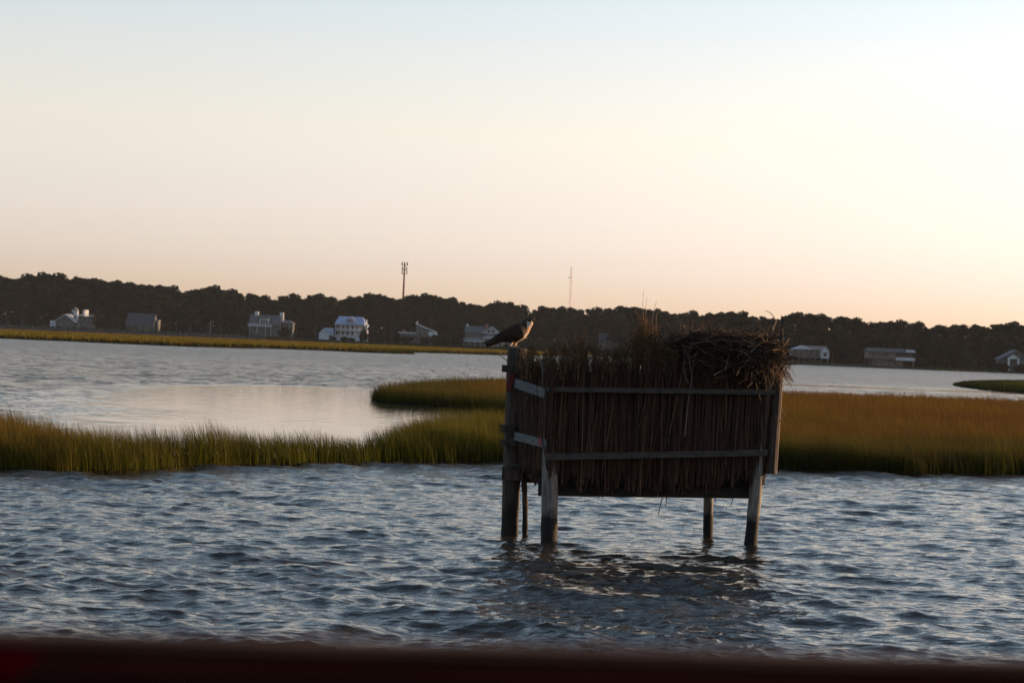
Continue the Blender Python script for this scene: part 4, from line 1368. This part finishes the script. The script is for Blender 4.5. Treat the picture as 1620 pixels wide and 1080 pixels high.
    big([(1096, 543, -.5), (1118, 540, -.5), (1140, 538, -.5), (1170, 541, -.5), (1188, 549, -.5)], .008, (.055, .038, .025))
    big([(1187, 557, -.5), (1198, 547, -.5), (1210, 537, -.5)], .007, (.08, .065, .045))
    big([(1222, 522, -.1), (1228, 508, -.1), (1222, 498, -.1), (1216, 493, -.1), (1210, 492, -.1)], .0075, (.17, .12, .08))
    big([(1240, 570, -.1), (1239, 530, -.1), (1236, 505, -.1), (1236, 498, -.1)], .0045, (.10, .06, .045))
    big([(1050, 505, 0), (1058, 515, 0), (1068, 524, 0)], .004, (.03, .025, .02))
    big([(1070, 503, .1), (1076, 514, .1), (1082, 524, .1)], .0035, (.03, .025, .02))
nest()

# ------------------------------------------------------------------ osprey
def osprey():
    d0 = DBL - .0
    B = P(814, 549, d0)          # where the feet stand, top of the back left post
    s = d0 / F
    ca, sa = math.cos(ROLL), math.sin(ROLL)
    def L(px, py, y=0.0):        # picture px -> local metres, levelled for the roll
        X = (px - 814) * s; Z = (549 - py) * s
        return Vector((X * ca - Z * sa, y, X * sa + Z * ca))
    root = empty("osprey", B); tag(root, "brown and white osprey perched on the back left post of the blind", "bird")
    spine = [(765.5, 542, 1.2), (771, 541.5, 2.4), (779, 540, 4.2), (787, 537, 6.8), (797, 533.5, 9.6), (806, 531.5, 12.4), (815, 529.5, 12.8), (823, 525.5, 12.6), (829, 519.5, 10.4), (833.5, 513.5, 8.2), (836, 511, 7.4), (838, 508.5, 6.6), (840.5, 506, 4.6), (842, 504.5, 2.2)]
    m = MB()
    pts = [L(a, b) for a, b, c in spine]
    m.tube(pts, [c * s for a, b, c in spine], 16)
    m.v = [(x, y * .82, z) for x, y, z in m.v]
    for sy in (-1, 1):           # folded wings, long tips crossing over the tail
        w = [(829, 517, 4), (824, 520, 9.5), (814, 525, 10.8), (803, 529, 9.6), (792, 533, 7.4), (782, 537.5, 5), (773, 541, 2.8), (766, 542.5, 1.2)]
        off = [.060, .075, .085, .072, .052, .034, .018, .006]
        q = [L(a, b, sy * o) for (a, b, c), o in zip(w, off)]
        n = 12; vs = []
        for i, p in enumerate(q):
            t = (q[min(i + 1, len(q) - 1)] - q[max(i - 1, 0)]).normalized()
            up = Vector((0, 1, 0)).cross(t).normalized()
            for kk in range(n):
                an = 2 * math.pi * kk / n
                vs.append(p + up * math.cos(an) * w[i][2] * s + Vector((0, 1, 0)) * math.sin(an) * w[i][2] * s * .28)
        fs = [(i * n + kk, i * n + (kk + 1) % n, (i + 1) * n + (kk + 1) % n, (i + 1) * n + kk) for i in range(len(q) - 1) for kk in range(n)]
        fs += [tuple(range(n)), tuple((len(q) - 1) * n + kk for kk in reversed(range(n)))]
        m.add(vs, fs)
        # feathered thigh and shank
        lg = [(812 + sy * 3, 536, 7), (810 + sy * 3.5, 543, 4.6), (811 + sy * 3.5, 547.5, 2.0), (812 + sy * 3.5, 549, 1.7)]
        m.tube([L(a, b, sy * .035) for a, b, c in lg], [c * s for a, b, c in lg], 8)
        for tx, ty in ((5, .02), (5.5, -.01), (-3.5, .0)):
            m.tube([L(812 + sy * 3.5, 548.6, sy * .035), L(812 + sy * 3.5 + tx * .6, 548.0, sy * .035 + ty * .6), L(812 + sy * 3.5 + tx, 549.6, sy * .035 + ty)], [1.3 * s, 1.1 * s, .7 * s], 6)
    m.tube([L(801, 538, -.02), L(796, 543, -.02), L(792.5, 547.5, -.02)], [5 * s, 4 * s, 1.4 * s], 8)   # loose white belly feathers
    # tail fan
    m.tube([L(785, 539), L(775, 543.5), L(768, 546)], [5 * s, 4.5 * s, 3.2 * s], 10, flat=1.6)
    # nape crest
    m.tube([L(836, 508), L(838.5, 504.5), L(839.5, 501.8)], [4.5 * s, 3 * s, .8 * s], 8)
    # hooked beak
    m.tube([L(841, 505.5), L(844, 505.3), L(846, 507), L(846.2, 509)], [2.6 * s, 2.0 * s, 1.2 * s, .4 * s], 8)
    o = m.build("body", M_stick, root, smooth=True)
    md = o.modifiers.new("Remesh", 'REMESH'); md.mode = 'VOXEL'; md.voxel_size = .0045; md.use_smooth_shade = True
    sm = o.modifiers.new("Smooth", 'SMOOTH'); sm.iterations = 3; sm.factor = .5
    bpy.context.view_layer.update()
    me = bpy.data.meshes.new_from_object(o.evaluated_get(bpy.context.evaluated_depsgraph_get()))
    o.modifiers.clear(); o.data = me
    n = len(me.vertices)
    co = np.zeros(n * 3, dtype=np.float32); me.vertices.foreach_get("co", co); co = co.reshape(-1, 3)
    # back to picture px for painting the plumage
    X = (co[:, 0] * ca + co[:, 2] * sa) / s + 814; Y = 549 - (-co[:, 0] * sa + co[:, 2] * ca) / s
    Cc = np.tile(np.array([[.020, .011, .007]]), (n, 1))
    nz = vnoise(X * .6, Y * .6 + co[:, 1] * 60, 71)
    Cc *= (.6 + .9 * nz)[:, None]
    white = np.array((.40, .32, .25))
    lower = np.interp(X, [780, 795, 806, 815, 822, 829, 833.5, 836], [544, 542, 542.5, 541.5, 538.5, 531, 520, 511])
    isw = (Y > lower) & (X > 790)
    isw |= (X > 833.5) & (Y > 507) & (Y < 521)
    isw |= (X < 803) & (X > 788) & (Y > 541.5)
    Cc[isw] = white * (.8 + .3 * nz[isw])[:, None]
    breast = isw & (Y > 519) & (Y < 526) & (X > 829)
    Cc[breast] = np.array((.34, .20, .12))
    mask = (X > 834.5) & (Y > 506) & (Y < 509.2)
    Cc[mask] = np.array((.02, .012, .008))
    beak = (X > 843); Cc[beak] = np.array((.02, .02, .022))
    feet = (Y > 547.3) & (X > 803) & (X < 824); Cc[feet] = np.array((.16, .15, .13))
    at = me.color_attributes.get("Col") or me.color_attributes.new("Col", 'FLOAT_COLOR', 'POINT')
    arr = np.ones((n, 4), dtype=np.float32); arr[:, :3] = Cc
    at.data.foreach_set("color", arr.ravel())
    me.materials.clear(); me.materials.append(M_feather)
    for sy in (-1, 1):
        e = MB()
        c0 = L(840.8, 507.3, sy * .026)
        vs = []; 
        for i in range(5):
            v = math.pi * i / 4 - math.pi / 2
            for j in range(8):
                u = j * math.pi / 4
                vs.append((c0.x + math.cos(u) * math.cos(v) * .0055, c0.y + math.sin(v) * .0055, c0.z + math.sin(u) * math.cos(v) * .0055))
        e.add(vs, [(i * 8 + j, i * 8 + (j + 1) % 8, (i + 1) * 8 + (j + 1) % 8, (i + 1) * 8 + j) for i in range(4) for j in range(8)])
        e.build("eye", M_eye, root, smooth=True)
M_feather = attr_mat("plumage", .75, 0)
M_eye, _nt, _b = new_mat("yellow_eye")
_b.inputs["Base Color"].default_value = (.55, .36, .03, 1); _b.inputs["Roughness"].default_value = .15
osprey()

# ------------------------------------------------------------------ evening haze in the air
def haze():
    m = bpy.data.materials.new("haze_air"); m.use_nodes = True
    nt = m.node_tree; nt.nodes.clear()
    v = nt.nodes.new("ShaderNodeVolumePrincipled"); o_ = nt.nodes.new("ShaderNodeOutputMaterial")
    v.inputs["Color"].default_value = (.78, .88, 1.0, 1)
    v.inputs["Density"].default_value = HAZE
    nt.links.new(v.outputs[0], o_.inputs["Volume"])
    b = MB(); b.box(-2600, 2600, -60, 3300, -3, 135)
    o = b.build("haze", m)
    tag(o, kind="stuff")
HAZE = 3.2e-5
haze()

# ------------------------------------------------------------------ the boat the picture is taken from
def boat():
    m_rail = noise_mat("dark_rail_paint", (.010, .003, .0025), (.014, .005, .004), 6, .9, spec=.0)
    m_redr = noise_mat("deep_red_paint", (.022, .0006, .0015), (.028, .0008, .002), 6, .9, spec=.0)
    m_hull = noise_mat("dark_hull", (.010, .005, .004), (.014, .007, .006), 3, .9, spec=.0)
    root = empty("boat", (0, 0, 0)); tag(root, "side rail of the boat in the near foreground, dark red and out of focus", "boat")
    def top(px):   # rail line in the picture
        return 1011 + (px - 0) / 1620 * 45
    def edge(px):
        d = 1.2 + (px / 1620) * .03
        return P(px, top(px), d)
    a, b = edge(-200), edge(1820)
    t = (b - a).normalized()
    A = a - t * 2.5; B = b + t * 2.5
    q = a.lerp(b, (75 + 200) / 2020)
    nrm = Vector((t.y, -t.x, 0)).normalized()     # towards the camera
    def cap(p0, p1, name, mat, label):
        m = MB()
        prof = [(0, 0), (.012, .0), (.10, -.004), (.115, -.012), (.115, -.035), (0, -.035), (-.012, -.03), (-.014, -.008)]
        vs = []
        for p in (p0, p1):
            for u, v in prof: vs.append(p + nrm * (-u) * -1 * .9 + Vector((0, 0, v)))
        n = len(prof)
        m.add(vs, [tuple(range(n)), tuple(reversed(range(n, 2 * n)))] + [(i, (i + 1) % n, (i + 1) % n + n, i + n) for i in range(n)])
        o = m.build(name, mat, root); o["label"] = label
    cap(q, B, "rail_cap", m_rail, "almost black rail cap")
    cap(A, q, "rail_cap", m_redr, "deep red left end of the rail cap")
    m_edge = noise_mat('rail_edge_highlight', (.06, .030, .020), (.10, .052, .036), 7, .9, spec=.05)  # added strip, the rail's lit highlight painted into its brown colour
    m = MB(); m.beam(A + nrm * .008 + Vector((0, 0, .003)), B + nrm * .008 + Vector((0, 0, .003)), .018, .006); m.build('rail_highlight', m_edge, root)
    m = MB()
    o1 = nrm * .004
    A2, B2 = A + Vector((0, 0, -.036)), B + Vector((0, 0, -.036))
    zb = -.5
    m.add([A2 + o1, B2 + o1, Vector((B2.x, B2.y, zb)) - nrm * -.25, Vector((A2.x, A2.y, zb)) + nrm * .25,
           A2 + nrm * .05, B2 + nrm * .05, Vector((B2.x, B2.y, zb)) + nrm * .31, Vector((A2.x, A2.y, zb)) + nrm * .31],
          [(0, 1, 2, 3), (7, 6, 5, 4), (0, 4, 5, 1), (1, 5, 6, 2), (2, 6, 7, 3), (3, 7, 4, 0)])
    m.build("hull_side", m_hull, root)
    m = MB()
    m.add([Vector((A.x, A.y, .9)) + nrm * .3, Vector((B.x, B.y, .9)) + nrm * .3, Vector((B.x, B.y, .9)) + nrm * 2.2, Vector((A.x, A.y, .9)) + nrm * 2.2,
           Vector((A.x, A.y, .82)) + nrm * .3, Vector((B.x, B.y, .82)) + nrm * .3, Vector((B.x, B.y, .82)) + nrm * 2.2, Vector((A.x, A.y, .82)) + nrm * 2.2],
          [(0, 1, 2, 3), (7, 6, 5, 4), (0, 4, 5, 1), (1, 5, 6, 2), (2, 6, 7, 3), (3, 7, 4, 0)])
    m.build("deck", m_hull, root)
boat()
